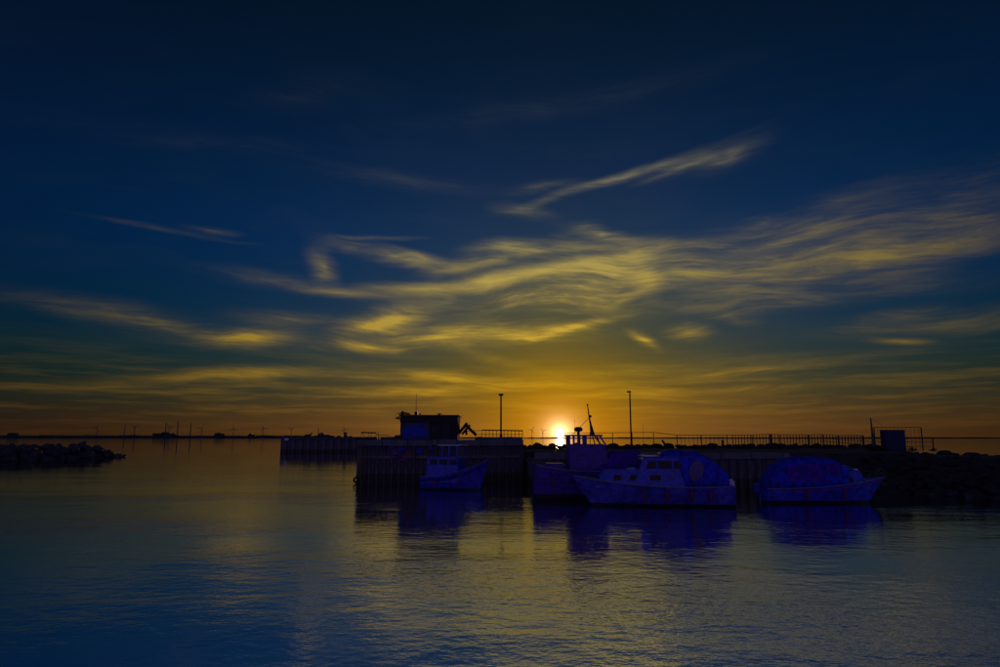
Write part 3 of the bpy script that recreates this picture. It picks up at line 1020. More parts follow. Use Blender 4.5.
# boulders of the sea-side rock armour (silhouettes under the railing)
def armour():
    t = thing('rock_armour', 'row of big armour stones along the seaward edge below the railing', 'rocks')
    rr = random.Random(77)
    x = 2.6
    while x < 41:
        Y = 70.0 + rr.uniform(-.6, .6)
        s = rr.choice((.3, .36, .45, .52, .66)) * rr.uniform(.9, 1.1)
        z = HB + .12 + s * rr.uniform(-.1, .2)
        link('stone', rr.choice(BANKST), t, (x, Y, z), (rr.uniform(-.3, .3), rr.uniform(-.3, .3), rr.uniform(0, 6)), (s * rr.uniform(1.0, 1.5), s, s * rr.uniform(.65, .9)))
        x += s * rr.uniform(.6, 1.25)
    for px, py, s in ((925, 453, .35), (942, 452, .55), (951, 452.5, .5), (957, 455, .35), (967, 454, .5), (976, 453.2, .6), (985, 455.5, .5), (994, 456, .55), (1003, 456, .6), (1012, 457, .6), (915, 452, .35), (934, 454.5, .3), (960, 456, .4)):
        Y = 53.0 if px > 950 else 57.0
        s *= 1.3
        c = at(px, py, Y)
        link('stone', rr.choice(BANKST), t, (c.x, Y, c.z - s * .35), (rr.uniform(-.3, .3), rr.uniform(-.3, .3), rr.uniform(0, 6)), (s * 1.2, s, s * .75))
armour()

# promenade railing
def railing():
    Y = 71.5
    t = thing('promenade_railing', 'long dark steel railing with vertical bars along the seaward edge', 'railing')
    def post(px, top, w=.07):
        p, q = at(px, top, Y), None
        MB().box((p.x, Y, (p.z + HB - .1) / 2), (w, w, p.z - HB + .1)).build('post', M['dark_steel'], t)
        return p
    P = [(560, 433.0), (590, 433.0), (612.5, 432.8), (632, 432.6), (653.5, 432.4), (677, 435.2), (701, 435.2), (727, 435.2), (732.5, 434.9), (752, 435), (770.5, 434.4), (779.5, 434.8), (808.5, 435), (822.5, 434.6), (838, 435.6), (863, 435.6)]
    pts = [post(px, ty, .07 if px not in (770.5, 808.5, 863) else .15) for px, ty in P]
    for i in range(len(pts) - 1):
        a, b = pts[i], pts[i + 1]
        MB().tube([(a.x, Y, a.z), (b.x, Y, b.z)], .035, 6).build('top_rail', M['dark_steel'], t)
    def zrail(px):
        for i in range(len(P) - 1):
            if P[i][0] <= px <= P[i + 1][0]:
                k = (px - P[i][0]) / (P[i + 1][0] - P[i][0])
                return pts[i].z * (1 - k) + pts[i + 1].z * k
    bar = MB().box((0, 0, .5), (.06, .06, 1.0)).mesh('bar', M['dark_steel'])
    px = 735.6
    while px < 862:
        c = at(px, 440, Y)
        z = zrail(px)
        link('bar', bar, t, (c.x, Y, HB - .05), (0, 0, 0), (1, 1, z - HB + .05))
        px += 3.05
    px = 681
    while px < 727:
        c = at(px, 440, Y)
        link('bar', bar, t, (c.x, Y, HB - .05), (0, 0, 0), (.5, .5, zrail(px) - HB + .05))
        px += 4.2
    a, b = at(653.5, 438, Y).x, at(862, 438, Y).x
    MB().tube([(a, Y, HB + .12), (b, Y, HB + .12)], .02, 6).build('bottom_rail', M['dark_steel'], t)
    for k, (y0, y1) in enumerate(((438.0, 441.5), (441.2, 444.8), (444.5, 447.5))):
        c0, c1 = at(823, y0, Y - .6), at(868, y1, Y - .6)
        MB().tube([c0, c1], .025, 6).build('ramp_rail', M['dark_steel'], t)
    c = at(722.5, 438, 68.0)
    s = thing('short_post', 'stout short post standing free in front of the railing', 'post', (c.x, 68.0, HB))
    MB().tube([(0, 0, -.02), (0, 0, .78)], [.14, .12], 10).build('post', M['wood'], s)
    MB().tube([(0, 0, .78), (0, 0, .84)], [.14, .09], 10).build('cap', M['rust'], s)
    c = at(643.5, 438, 67)
    s = thing('slim_pole', 'thin bare pole standing beside the lamp post on the promenade', 'pole', (c.x, 67.0, HB))
    MB().tube([(0, 0, 0), (-.02, 0, 2.45)], [.02, .01], 6).build('rod', M['dark_steel'], s)
    MB().tube([(0, 0, 0), (0, 0, .18)], .05, 8).build('socket', M['rust'], s)
railing()

# leaning plank among the armour stones
def board():
    c = at(666, 446.5, 68.9)
    t = thing('leaning_board', 'small dark board stuck aslant among the armour stones', 'board', (c.x, 68.9, HB + .15))
    MB().box((-.2, 0, .42), (.22, .05, .62), bev=.01, rot=Matrix.Rotation(R(-32), 3, 'Y')).build('board', M['wood'], t)
    MB().box((-.02, .05, .1), (.09, .07, .55), rot=Matrix.Rotation(R(-32), 3, 'Y')).build('stake', M['wood'], t)
board()

# lamp posts
def lamp(px, top, Y, zb, kind, lab):
    c = at(px, 438, Y)
    h = at(px, top, Y).z - zb
    t = thing('lamp_post', lab, 'lamp post', (c.x, Y, zb), group='lamp posts on the quay')
    MB().tube([(0, 0, 0), (0, 0, .5), (0, 0, .52), (0, 0, h - .15)], [.13, .12, .085, .07], 10).build('pole', M['dark_steel'], t)
    MB().box((0, 0, .03), (.3, .3, .06), bev=.01).build('base_plate', M['dark_steel'], t)
    if kind == 'top':
        hd = MB().tube([(0, 0, h - .2), (0, 0, h - .08), (0, 0, h - .02), (0, 0, h + .03)], [.08, .22, .28, .08], 12).build('lamp_head', M['dark_steel'], t)
        MB().tube([(0, 0, h - .24), (0, 0, h - .19)], [.03, .1], 10).build('lamp_glass', M['lampglass'], hd)
    else:
        MB().tube([(0, 0, h - .18), (0, 0, h - .05), (-.08, -.03, h)], [.04, .035, .03], 8).build('arm', M['dark_steel'], t)
        hd = MB().box((-.1, -.06, h - .03), (.42, .28, .16), bev=.03).build('lamp_head', M['dark_steel'], t)
        MB().box((-.1, -.06, h - .1), (.22, .14, .03)).build('lamp_glass', M['lampglass'], hd)
lamp(501, 394, 60.0, HA, 'top', 'lamp post with a flat disc head rising from the railed platform')
lamp(631.2, 391.5, 70.0, HB, 'arm', 'lamp post with a short side-mounted head standing by the railing')

# gate frame, mast and cabinet by the landward end
def gate():
    Y = 58.0
    zb = HB - .05
    def pt(px, py, dy=0): return at(px, py, Y + dy)
    g = thing('gate_frame', 'open steel gate frame of thin bars around the navy cabinet', 'gate')
    MB().tube([pt(874, 427.3), pt(921, 427.5)], .03, 6).build('top_rail', M['dark_steel'], g)
    for px, top in ((874, 427.3), (921.2, 427.3), (932.7, 437.6)):
        p = pt(px, top)
        MB().box((p.x, Y, (p.z + zb) / 2), (.07, .07, p.z - zb)).build('post', M['dark_steel'], g)
    for py in (437.4, 442, 446.5):
        MB().tube([pt(868, py - .1), pt(932.7, py)], .022, 6).build('rail', M['dark_steel'], g)
    px = 877.5
    while px < 920:
        a = pt(px, 427.4)
        MB().tube([(a.x, Y, zb + .1), (a.x, Y, a.z)], .011, 5).build('bar', M['dark_steel'], g)
        px += 4.1
    m = thing('tapered_post', 'tall tapered steel post with a stay wire beside the gate frame', 'post', (pt(872.5, 440).x, Y - .15, zb))
    top = pt(870.8, 418, -.15)
    b = m.location
    MB().loft([[(-.13, -.08, 0), (.13, -.08, 0), (.13, .08, 0), (-.13, .08, 0)], [(top.x - b.x - .03, -.03, top.z - zb), (top.x - b.x + .03, -.03, top.z - zb), (top.x - b.x + .03, .03, top.z - zb), (top.x - b.x - .03, .03, top.z - zb)]]).build('post', M['rust'], m)
    q = pt(884, 426.5)
    MB().tube([(top.x - b.x, 0, top.z - zb - .05), (q.x - b.x, .15, q.z - zb)], .01, 5).build('stay_wire', M['steel'], m)
    MB().box((0, 0, .04), (.5, .4, .1), bev=.02).build('foot', M['concrete'], m)
    c0, c1 = pt(884.3, 430, -.8), pt(905, 430, -.8)
    w = c1.x - c0.x
    h = c0.z - zb
    cb = thing('steel_cabinet', 'navy blue sheet-steel cabinet standing within the gate frame', 'cabinet', (c0.x, Y - .8, zb))
    MB().box((w / 2, .35, h / 2), (w, .7, h - .08), bev=.02).build('body', M['navy'], cb)
    MB().box((w / 2, .35, h - .02), (w + .06, .78, .06), bev=.015).build('roof', M['navy'], cb)
    MB().box((w / 2, .35, .03), (w - .08, .6, .08)).build('plinth', M['concrete'], cb)
    for s in (0, 1):
        d = MB().box((w * (.26 + .48 * s), -.012, h / 2), (w * .46, .03, h - .3), bev=.008).build('door', M['navy'], cb)
        MB().box((w * (.46 + .08 * s), -.04, h * .5), (.03, .03, .16)).build('handle', M['steel'], d)
    p0 = pt(906, 446.7, -.6)
    br = thing('hoop_barrier', 'low tubular hoop beside the navy cabinet', 'barrier', (p0.x, Y - .6, zb))
    MB().tube([(0, 0, 0), (0, 0, .33), (.05, 0, .38), (.28, 0, .38), (.33, 0, .33), (.33, 0, 0)], .03, 6).build('hoop', M['dark_steel'], br)
    MB().tube([(.02, 0, .18), (.31, 0, .18)], .02, 6).build('cross_bar', M['dark_steel'], br)
    weed((pt(876, 450, -1).x, Y - 1, zb), .55, 110, 'bushy weeds at the foot of the tapered post')
    weed((pt(882, 450, -1.6).x, Y - 1.6, zb), .4, 80, 'weed clump against the near edge of the navy cabinet')
    weed((pt(913, 452, -1).x, Y - 1, zb), .35, 70, 'weeds growing beside the low hoop barrier')
    weed((pt(934, 455, -1).x, Y - 1, zb), .3, 60, 'weed clump at the last post of the gate frame')
gate()
# ------------------------------------------------------------------ boats (local +x = bow, z = 0 waterline)
def hull_station(t, L, B, zs, rake, stern=.82, fullness=2.2, keel=-.35, n=8, off=0.0, mid=.42):
    if t < mid:
        hb = B / 2 * (stern + (1 - stern) * (t / mid) ** .8)
    else:
        hb = B / 2 * max(0.0, 1 - ((t - mid) / (1 - mid)) ** fullness)
    hb = max(hb, .012) + off
    zk = keel + (zs + .1 - keel) * max(0, (t - .86) / .14) ** 2 * .35
    pts = []
    for i in range(n):
        s = i / (n - 1)
        y = hb * (s ** (.42 + .5 * t))
        z = zk + (zs - zk) * s
        x = (t - .5) * L + rake * (s - 1) * t ** 5 - .12 * (1 - s) * (1 - t) ** 6
        pts.append(Vector((x, y, z)))
    return pts
def sheer(t, zst, zmid, zbow):
    return zst * (1 - t) ** 2 + zmid * 2 * t * (1 - t) + zbow * t * t
def hull(t, L, B, zst, zmid, zbow, rake, mh, boot, n_st=26, **kw):
    NP = 9
    rings = []
    for i in range(n_st):
        u = i / (n_st - 1)
        p = hull_station(u, L, B, sheer(u, zst, zmid, zbow), rake, n=NP, **kw)
        rings.append([Vector((q.x, -q.y, q.z)) for q in reversed(p)] + p[1:])
    mb = MB()
    nn = len(rings[0])
    for i in range(n_st - 1):
        for k in range(nn - 1):
            q = [rings[i][k], rings[i][k + 1], rings[i + 1][k + 1], rings[i + 1][k]]
            zc = sum(v.z for v in q) / 4
            mb.add(q, [(0, 1, 2, 3)])
    mb.add(rings[0], [tuple(range(nn))], 0)
    me_o = mb.build('hull', hull_mat(mh, boot), t, True)
    bm = bmesh.new()
    bm.from_mesh(me_o.data)
    bmesh.ops.remove_doubles(bm, verts=bm.verts[:], dist=.0005)
    bmesh.ops.recalc_face_normals(bm, faces=bm.faces[:])
    bm.to_mesh(me_o.data)
    bm.free()
    return me_o
def deck(t, L, B, zst, zmid, zbow, rake, m, drop=.08, n_st=20, **kw):
    mb = MB()
    rows = []
    for i in range(n_st):
        u = .004 + .985 * i / (n_st - 1)
        z = sheer(u, zst, zmid, zbow)
        p = hull_station(u, L, B, z, rake, **kw)[-1]
        hb = max(.005, p.y - .03)
        rows.append([(p.x, -hb, z - drop), (p.x, 0, z - drop + .03 * min(1, hb)), (p.x, hb, z - drop)])
    mb.loft(rows, closed=False, caps=False)
    return mb.build('deck', m, t)
def rub(t, L, B, zst, zmid, zbow, rake, m, dz, r, parent=None, name='rub_rail', **kw):
    for sgn in (-1, 1):
        pts = []
        for i in range(22):
            u = i / 21 * .995
            z = sheer(u, zst, zmid, zbow)
            st = hull_station(u, L, B, z, rake, n=40, **kw)
            zt = z + dz
            q = min(st, key=lambda v: abs(v.z - zt))
            pts.append((q.x, sgn * (q.y + r * .4), q.z if dz < -.02 else zt))
        MB().tube(pts, r, 6).build(name, m, parent or t, True)
def arch_ring(x, w, z0, z1, p=2.6, n=13):
    ring = []
    for i in range(n):
        a = math.pi * i / (n - 1)
        c, s = math.cos(a), math.sin(a)
        ring.append((x, w * math.copysign(abs(c) ** (2 / p), c), z0 + (z1 - z0) * abs(s) ** (2 / p)))
    return ring
def arch_loft(t, name, m, secs, p=2.6, smooth=True):
    """secs: (x, half width, z bottom, z top)"""
    mb = MB()
    rings = []
    sd0 = rnd.uniform(0, 90)
    for i in range(len(secs) - 1):
        for q in range(5):
            u = q / 5
            s = [secs[i][j] * (1 - u) + secs[i + 1][j] * u for j in range(4)]
            sag = .035 * math.sin(math.pi * u) if 0 < i < len(secs) - 2 else 0
            ring = arch_ring(s[0], s[1] - sag * .4, s[2], s[3] - sag, p=p, n=25)
            rings.append([Vector((v[0], v[1], v[2])) * 1.0 + Vector((0, 1, 1)) * (.045 * mnoise.noise(Vector((v[0] * 2.4 + sd0, v[1] * 2.0, v[2] * 1.2))) * (1 if v[2] > s[2] + .1 else .2)) for v in ring])
    rings.append([Vector(v) for v in arch_ring(*secs[-1], p=p, n=25)])
    mb.loft(rings)
    o = mb.build(name, m, t, smooth)
    return o
def trap_house(t, name, m, x0, x1, w0, w1, z0, z1, sl_aft=.0, sl_fore=.3, tum=.08, bev=.03):
    mb = MB()
    v = [(x0, -w0, z0), (x1, -w1, z0), (x1, w1, z0), (x0, w0, z0),
         (x0 + sl_aft, -(w0 - tum), z1), (x1 - sl_fore, -(w1 - tum), z1), (x1 - sl_fore, w1 - tum, z1), (x0 + sl_aft, w0 - tum, z1)]
    bm = bmesh.new()
    vs = [bm.verts.new(p) for p in v]
    for f in [(3, 2, 1, 0), (4, 5, 6, 7), (0, 1, 5, 4), (1, 2, 6, 5), (2, 3, 7, 6), (3, 0, 4, 7)]:
        bm.faces.new([vs[i] for i in f])
    bmesh.ops.bevel(bm, geom=bm.edges[:], offset=bev, segments=2, affect='EDGES')
    bm.verts.index_update()
    mb.add([q.co.copy() for q in bm.verts], [[q.index for q in f.verts] for f in bm.faces])
    bm.free()
    return mb.build(name, m, t)
def pane(parent, name, m, quad, out, th=.015):
    """thin raised quad (window) given 4 corners and an outward offset vector"""
    o = Vector(out)
    q = [Vector(p) for p in quad]
    mb = MB()
    mb.loft([[p + o * th for p in q], [p - o * th for p in q]])
    return mb.build(name, m, parent)
def framed(parent, quad, out, mframe, mglass, grow=.03):
    q = [Vector(p) for p in quad]
    c = sum(q, Vector()) / 4
    fr = pane(parent, 'window', mframe, [c + (p - c) * (1 + grow / max(.01, (p - c).length)) for p in q], out, .012)
    pane(fr, 'pane', mglass, q, out, .02)
    return fr
def fender(t, x, y, z, h=.45, r=.09):
    f = MB().tube([(x, y, z - h / 2), (x, y, z - h / 2 + .06), (x, y, z + h / 2 - .06), (x, y, z + h / 2)], [r * .4, r, r, r * .35], 10).build('fender', M['fender'], t, True)
    MB().tube([(x, y, z + h / 2), (x, y * .97, z + h / 2 + .35)], .01, 5).build('lanyard', M['rope'], f)
def rope(t, a, b, sag=.25):
    a, b = Vector(a), Vector(b)
    pts = [a.lerp(b, k / 10) - Vector((0, 0, sag * 4 * (k / 10) * (1 - k / 10))) for k in range(11)]
    MB().tube(pts, .014, 5).build('mooring_line', M['rope'], t)
def railrun(t, name, pts, h, r=.014, mid=False):
    top = [(p[0], p[1], p[2] + h) for p in pts]
    b = MB().tube(top, r, 6).build(name, M['steel'], t)
    for p in pts:
        MB().tube([p, (p[0], p[1], p[2] + h)], r, 6).build('stanchion', M['steel'], b)
    if mid:
        MB().tube([(p[0], p[1], p[2] + h * .5) for p in pts], r * .7, 6).build('mid_rail', M['steel'], b)

# boat 1: small wheelhouse workboat by the hut, bow to the right
def small_boat():
    Y = 45.6
    c = at(456, 487, Y)
    t = thing('fishing_boat', 'small blue fishing boat with open wheelhouse moored below the hut', 'boat', (c.x, Y - .2, 0), R(-18), group='boats moored at the quay')
    t.scale = (1.2, 1.2, .98)
    P = dict(L=3.85, B=1.6, zst=.92, zmid=.80, zbow=2.05, rake=.35)
    hull(t, mh='blue_gel2', boot=.13, stern=.86, fullness=2.5, **P)
    deck(t, m=M['blue_top'], drop=.28, stern=.86, fullness=2.5, **P)
    rub(t, m=M['offwhite'], dz=-.02, r=.025, stern=.86, fullness=2.5, **P)
    rub(t, m=M['rubber'], dz=-.30, r=.03, name='bumper_strip', stern=.86, fullness=2.5, **P)
    cb = trap_house(t, 'cabin', M['blue_gel'], -1.55, .42, .66, .62, .5, 2.2, .05, .12, .04)
    for x in (-1.1, -.5, .05):
        framed(cb, [(x - .17, -.662, 1.72), (x + .17, -.655, 1.72), (x + .17, -.645, 2.02), (x - .17, -.652, 2.02)], (0, -1, 0), M['dark_steel'], M['glass'])
    for x, y in ((-.62, -.52), (.26, -.52), (-.62, .52), (.26, .52), (-.2, -.52)):
        MB().box((x, y, 2.60), (.09, .07, .72)).build('wheelhouse_post', M['blue_gel'], t)
    framed(t, [(.30, -.45, 2.3), (.30, .45, 2.3), (.26, .45, 2.86), (.26, -.45, 2.86)], (1, 0, .05), M['blue_gel'], M['clearvinyl'])
    MB().box((-.15, 0, 2.98), (1.32, 1.28, .07), bev=.025).build('roof', M['white'], t)
    MB().box((-.85, .1, 2.97), (.42, .7, .05), bev=.02).build('roof_hatch', M['white'], t)
    ms = MB().tube([(-1.05, -.1, 2.2), (-1.05, -.1, 4.75)], [.03, .015], 7).build('mast', M['dark_steel'], t)
    MB().tube([(-1.25, -.1, 3.3), (-.85, -.1, 3.3)], .012, 5).build('spreader', M['dark_steel'], ms)
    railrun(t, 'bow_rail', [(.9, -.62, 1.42), (1.4, -.40, 1.68), (1.86, -.03, 2.02), (1.4, .40, 1.68), (.9, .62, 1.42)], .28)
    railrun(t, 'stern_rail', [(-1.6, -.66, .85), (-1.86, -.62, .88), (-1.86, .62, .88), (-1.6, .66, .85)], .45)
    MB().box((1.05, 0, 1.2), (.5, .6, .3), bev=.04).build('foredeck_locker', M['purple'], t)
    fender(t, -.9, -.87, .5, .38, .07)
    fender(t, .5, -.85, .55, .38, .07)
    rope(t, (1.85, 0, 2.0), (3.9, 5.2, 3.0), .15)
    rope(t, (-1.85, .5, .9), (-1.0, 4.9, 3.0), .15)
small_boat()

# boat 2a: larger cutter behind, wheelhouse against the sun
def cutter():
    Y = 38.3
    c = at(597, 498, Y)
    t = thing('motor_cutter', 'violet motor cutter with radar and mast, its wheelhouse beside the setting sun', 'boat', (c.x, Y, 0), R(2), group='boats moored at the quay')
    P = dict(L=7.0, B=2.5, zst=1.95, zmid=1.15, zbow=2.15, rake=.6)
    hull(t, mh='purple', boot=.35, stern=.9, **P)
    deck(t, m=M['blue_top'], drop=.3, stern=.9, **P)
    rub(t, m=M['offwhite'], dz=0, r=.03, stern=.9, **P)
    xw = lambda px: (px - 597) / F * Y
    x0, x1 = xw(568.5), xw(605)
    zt = 3.50
    wh = trap_house(t, 'wheelhouse', M['purple'], x0, x1 + .1, .85, .8, 1.0, 2.98, .05, .10, .04)
    # window band: corner posts, panes between
    for pa, pb in ((567, 570), (572.2, 574.2), (576.6, 579.8), (581.6, 586.0)):
        MB().box(((xw(pa) + xw(pb)) / 2, -.78, 3.24), (xw(pb) - xw(pa), .06, .54), bev=.01).build('window_post', M['purple'], wh)
    for x in (x0 + .1, x1 - .95):
        MB().box((x, .78, 3.24), (.12, .06, .54), bev=.01).build('window_post', M['purple'], wh)
    MB().box(((x0 + x1) / 2 - .1, -.79, 3.02), (x1 - x0 - .1, .05, .10)).build('window_sill', M['purple'], wh)
    for y in (-.76, .76):
        MB().tube([(x1 + .0, y, 2.96), (x1 - .36, y, 3.5)], .05, 6).build('window_post', M['purple'], wh)
        MB().tube([(x1 - .35, y, 2.96), (x1 - .5, y, 3.5)], .035, 6).build('window_post', M['purple'], wh)
    MB().box(((x0 + x1) / 2 - .14, 0, zt + .03), (x1 - x0 - .12, 1.8, .1), bev=.03).build('roof', M['purple'], t)
    xr = xw(580)
    rd = MB().tube([(xr, 0, zt + .05), (xr, 0, zt + .28)], .08, 8).build('radar_post', M['dark_steel'], t)
    MB().tube([(xr, 0, zt + .24), (xr, 0, zt + .3), (xr, 0, zt + .45), (xr, 0, zt + .52)], [.1, .24, .24, .12], 14).build('radar_dome', M['dark_steel'], rd, True)
    xm = xw(592)
    ms = MB().tube([(xm + .12, 0, zt + .05), (xm + .02, 0, zt + .65), (xm - .06, 0, zt + 1.1), (xm - .14, 0, zt + 1.75)], [.14, .06, .04, .025], 8).build('mast', M['dark_steel'], t)
    MB().tube([(xm - .14, 0, zt + 1.72), (xm - .14, 0, zt + 1.82)], [.05, .04], 8).build('mast_light', M['dark_steel'], ms)
    MB().box((xm, 0, zt + 1.12), (.17, .12, .14), bev=.03).build('mast_lamp', M['dark_steel'], ms)
    MB().tube([(xm - .04, 0, zt + 1.05), (xr - .35, 0, zt + .08)], .014, 5).build('stay', M['steel'], ms)
    MB().tube([(x0 + .5, .2, zt), (x0 + .5, .2, zt + .95)], .008, 5).build('antenna', M['dark_steel'], t)
    # canvas-covered foredeck cabin
    arch_loft(t, 'canvas_cover', M['canvas2'], [(xw(590), .8, 1.2, 1.85), (xw(601), .82, 1.2, 2.35), (xw(613), .8, 1.2, 2.68), (xw(636), .7, 1.2, 2.75), (xw(646), .5, 1.3, 2.3)], 4)
    railrun(t, 'stern_rail', [(-2.2, -1.1, 1.35), (-3.4, -1.05, 1.8), (-3.4, 1.05, 1.8), (-2.2, 1.1, 1.35)], .4)
    MB().box((-2.4, .1, 1.75), (1.1, 1.3, .5), bev=.06).build('engine_box', M['purple'], t)
    fender(t, -2.6, -1.28, 1.1)
    fender(t, -1.2, -1.33, .9)
    bl = MB().box((-3.4, -.3, .16), (.34, .3, .12), bev=.04).build('swim_step', M['white'], t)
    rope(t, (-3.3, .9, 1.9), (-3.6, 7.6, 2.2), .2)
cutter()

# boat 2b: cabin cruiser in front, bow to the left
def cruiser():
    Y = 34.9
    c = at(651, 502, Y)
    t = thing('cabin_cruiser', 'blue cabin cruiser with canvas aft canopy, largest of the moored boats', 'boat', (c.x, Y, 0), R(180 - 3), group='boats moored at the quay')
    P = dict(L=7.95, B=2.6, zst=1.05, zmid=.82, zbow=1.50, rake=.75)
    K = dict(stern=.84, fullness=2.3)
    hull(t, mh='cruiser', boot=.14, **P, **K)
    deck(t, m=M['blue_top'], drop=.05, **P, **K)
    rub(t, m=M['offwhite'], dz=0.0, r=.03, **P, **K)
    rub(t, m=M['blue_gel2'], dz=-.42, r=.022, name='spray_strip', **P, **K)
    X = lambda px: -(px - 651) / F * Y      # local x (bow = +x = left in view)
    # trunk cabin with three side windows
    tr = trap_house(t, 'trunk_cabin', M['blue_gel'], X(645), X(596), .92, .55, .9, 1.80, .0, .45, .10)
    def lerpw(x, x0, x1, w0, w1): return w0 + (w1 - w0) * (x - x0) / (x1 - x0)
    for px, hw in ((617.5, .20), (633.5, .26), (652.5, .27)):
        if px > 645: continue
        x = X(px)
        w = lerpw(x, X(645), X(596), .92, .55)
        for s in (-1, 1):
            q = [(x - hw, s * (w + .035), 1.30), (x + hw, s * (w - .055), 1.30), (x + hw * .8, s * (w - .10), 1.56), (x - hw, s * (w - .01), 1.56)]
            framed(tr, q, (0, s, .1), M['offwhite'], M['glass'], .02)
    # wheelhouse
    wx0, wx1 = X(690), X(631)
    wh = trap_house(t, 'wheelhouse', M['blue_gel'], wx0, wx1, 1.02, .92, .9, 2.44, .0, .62, .12)
    for (a, b) in ((X(682), X(671)), (X(669), X(656)), (X(654), X(645))):
        for s in (-1, 1):
            wa, wb = lerpw(a, wx0, wx1, 1.02, .92), lerpw(b, wx0, wx1, 1.02, .92)
            k0, k1 = .12 * (1.88 - .9) / 1.54, .12 * (2.26 - .9) / 1.54
            q = [(a, s * (wa - k0 + .012), 1.88), (b, s * (wb - k0 + .012), 1.88), (b - (.12 if b == X(645) else 0), s * (wb - k1 + .012), 2.26), (a, s * (wa - k1 + .012), 2.26)]
            framed(wh, q, (0, s, .08), M['blue_top'], M['glass'], .03)
    for x in (653.0,):
        for s in (-1, 1):
            xx = X(x)
            wv = lerpw(xx, wx0, wx1, 1.02, .92) - .03
            q = [(xx - .27, s * wv, 1.30), (xx + .27, s * (wv - .012), 1.30), (xx + .27, s * (wv - .035), 1.56), (xx - .27, s * (wv - .022), 1.56)]
            framed(wh, q, (0, s, .08), M['offwhite'], M['glass'], .02)
    for s in (-1, 1):      # windscreen panes
        f = lambda z, y: (wx1 - .62 * (z - .9) / 1.54 + .012, y, z)
        q = [f(1.9, s * .06), f(1.9, s * .74), f(2.3, s * .70), f(2.3, s * .06)]
        framed(wh, q, (1, 0, .4), M['blue_top'], M['glass'], .03)
    rf = MB().box(((wx0 + wx1 - .62) / 2, 0, 2.47), (wx1 - wx0 - .5, 1.92, .05), bev=.02).build('roof', M['blue_top'], t)
    for px, l in ((647, .30), (659, .28), (666, .26), (672.5, .28)):
        MB().box((X(px), -.86, 2.51), (l, .12, .035), bev=.012).build('grab_rail', M['white'], rf)
    MB().box((X(634), -.42, 1.835), (.42, .2, .05), bev=.02).build('deck_hatch', M['white'], tr)
    # aft canopy
    cs = [(X(662), .92, 2.3, 2.72), (X(668), .97, 2.0, 2.80), (X(680), 1.02, 1.0, 2.80), (X(694), 1.04, 1.0, 2.76), (X(706), 1.05, .98, 2.50), (X(716), 1.04, .98, 2.12), (X(722), 1.0, .98, 1.80)]
    cs = [(X(676), .95, 1.9, 2.66), (X(681), 1.01, 1.0, 2.78), (X(694), 1.04, 1.0, 2.76), (X(706), 1.05, .98, 2.46), (X(716), 1.04, .98, 2.06), (X(722), 1.0, .98, 1.75)]
    cp = arch_loft(t, 'canopy', M['canvas'], cs, 4.5)
    arch_loft(t, 'canopy_top', M['canvas'], [(X(662), .90, 2.5, 2.70), (X(669), .92, 2.5, 2.80), (X(677), .94, 2.4, 2.81)], 5)
    for s in (-1, 1):
        cx, cz = X(691.5), 1.80
        q = []
        for i in range(18):
            a = 2 * math.pi * i / 18
            q.append(Vector((cx + .36 * math.cos(a) - .10 * math.sin(a), s * (1.052 - .05 * max(0, math.sin(a))), cz + .5 * math.sin(a))))
        mb = MB()
        o = Vector((0, s, 0))
        mb.loft([[p + o * .012 for p in q], [p - o * .03 for p in q]])
        w1 = mb.build('canopy_window', M['clearvinyl'], cp)
    for px in (681, 694, 706):
        MB().tube([(X(px), -1.06, 1.0), (X(px), -1.055, 2.2)], .014, 5).build('canopy_hoop', M['steel'], cp)
    # transom gear
    ob = MB().box((-L2(P) - .18, -.35, 1.05), (.34, .34, .5), bev=.08).build('outboard_motor', M['white'], t)
    MB().box((-L2(P) - .15, -.35, .5), (.14, .12, .8), bev=.03).build('shaft', M['steel'], ob)
    railrun(t, 'pulpit', [(2.4, -.85, 1.14), (3.2, -.5, 1.27), (3.88, -.02, 1.45), (3.2, .5, 1.27), (2.4, .85, 1.14)], .42, mid=True)
    for px in (641, 661.5, 685, 702.5):
        x = X(px)
        fender(t, x, -0.0, .6) if False else None
        u = x / P['L'] + .5
        st = hull_station(u, P['L'], P['B'], sheer(u, P['zst'], P['zmid'], P['zbow']), P['rake'], **K)
        fender(t, x, st[-1].y + .1, .58, .55, .10)
    MB().tube([(wx0 + .8, .2, 2.49), (wx0 + .8, .2, 2.75)], .02, 6).build('horn', M['steel'], rf)
    rope(t, (3.8, 0, 1.4), (4.4, -10.6, 2.2), .4)
    rope(t, (-3.8, -.8, 1.05), (-6.6, -10.8, 2.2), .4)
def L2(P): return P['L'] / 2
cruiser()

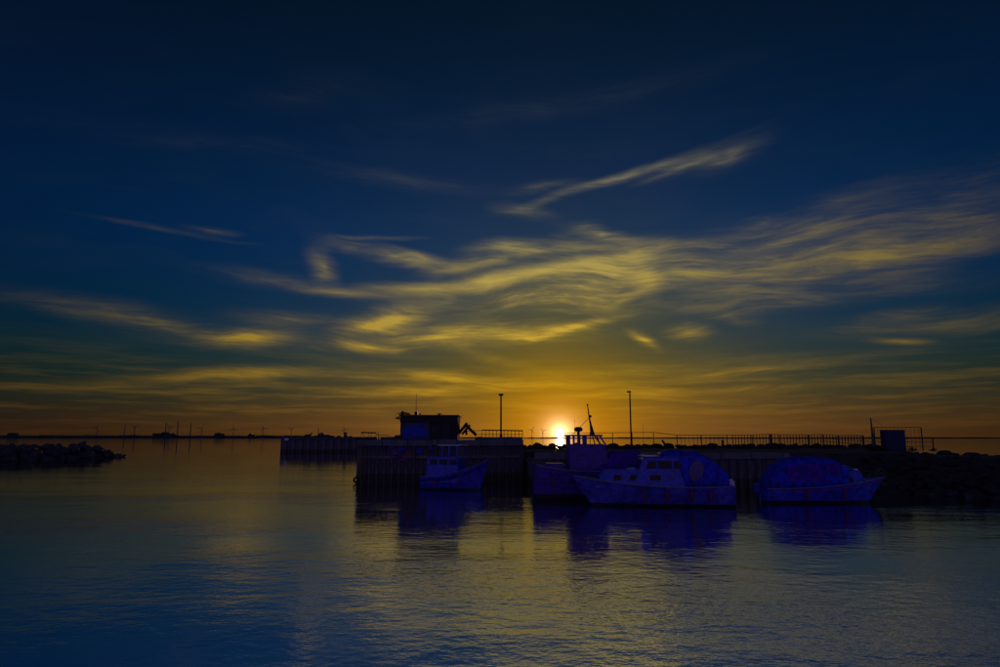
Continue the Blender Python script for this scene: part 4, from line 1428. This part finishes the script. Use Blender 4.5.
# boat 3: canopied day cruiser, bow to the right
def day_cruiser():
    Y = 36.4
    c = at(824, 499, Y)
    t = thing('day_cruiser', 'blue day cruiser under a full tent canopy, moored by the rubble bank', 'boat', (c.x, Y, 0), R(-3), group='boats moored at the quay')
    P = dict(L=6.5, B=2.3, zst=.80, zmid=.78, zbow=1.36, rake=.8)
    K = dict(stern=.86, fullness=2.3)
    hull(t, mh='blue_gel', boot=.16, **P, **K)
    deck(t, m=M['blue_top'], drop=.05, **P, **K)
    rub(t, m=M['offwhite'], dz=0.0, r=.022, **P, **K)
    rub(t, m=M['red_graffiti'], dz=-.16, r=.018, name='stripe', **P, **K)
    X = lambda px: (px - 824) / F * Y
    Z = lambda py: at(824, py, Y - .9).z
    cs = [(X(767), .82, .74, 1.1), (X(770), .90, .74, 1.55), (X(776), .96, .74, 1.98), (X(784), 1.0, .74, 2.26), (X(797), 1.02, .74, 2.42), (X(812), 1.02, .74, 2.44), (X(826), 1.0, .74, 2.38), (X(836), .97, .76, 2.22), (X(842), .93, .78, 1.98)]
    cp = arch_loft(t, 'tent_canopy', M['canvas'], cs, 3.6)
    for (pa, pb, z0, z1) in ((785, 800, 1.15, 2.0), (803, 817, 1.15, 2.05), (821, 834, 1.55, 2.08)):
        a, b = X(pa), X(pb)
        for s in (-1, 1):
            pane(cp, 'canopy_panel', M['canvas2'], [(a, s * 1.025, z0), (b, s * 1.025, z0), (b, s * .965, z1), (a, s * .965, z1)], (0, s, .05), .02)
    for px in (776, 801, 819, 836):
        x = X(px)
        MB().tube([(p[0], p[1] * 1.012, p[2] + .012) for p in arch_ring(x, 1.01 if 790 < px < 830 else .965, .76, 2.44 if 790 < px < 830 else (2.0 if px < 790 else 2.23), 3.6)], .016, 5).build('canopy_hoop', M['canvas2'], cp)
    cab = trap_house(t, 'cabin', M['blue_gel'], X(818), X(866), .94, .55, .75, 1.72, 0, .55, .12)
    q = [(X(822), -.925, 1.10), (X(848), -.76, 1.14), (X(845), -.70, 1.42), (X(822), -.88, 1.46)]
    framed(cab, q, (0, -1, .1), M['blue_top'], M['glass'], .03)
    framed(cab, [(a[0], -a[1], a[2]) for a in q], (0, 1, .1), M['blue_top'], M['glass'], .03)
    MB().box((X(846), 0, 1.76), (.85, 1.25, .06), bev=.025).build('cabin_top', M['white'], t)
    ws = trap_house(t, 'windscreen', M['blue_top'], X(836), X(850), .85, .75, 1.72, 1.98, .0, .35, .05)
    railrun(t, 'pulpit', [(X(862), -.72, 1.05), (X(873), -.42, 1.2), (X(883), -.02, 1.34), (X(873), .42, 1.2), (X(862), .72, 1.05)], .45, mid=True)
    MB().box((-L2(P) - .16, .2, .75), (.3, .32, .5), bev=.07).build('outboard_motor', M['blue_gel'], t)
    rope(t, (3.1, 0, 1.3), (8.5, 10.2, 1.3), .3)
    rope(t, (-3.1, .7, .8), (-4.6, 9.4, 2.2), .3)
    fender(t, X(800), -1.22, .5)
    fender(t, X(835), -1.2, .5)
day_cruiser()
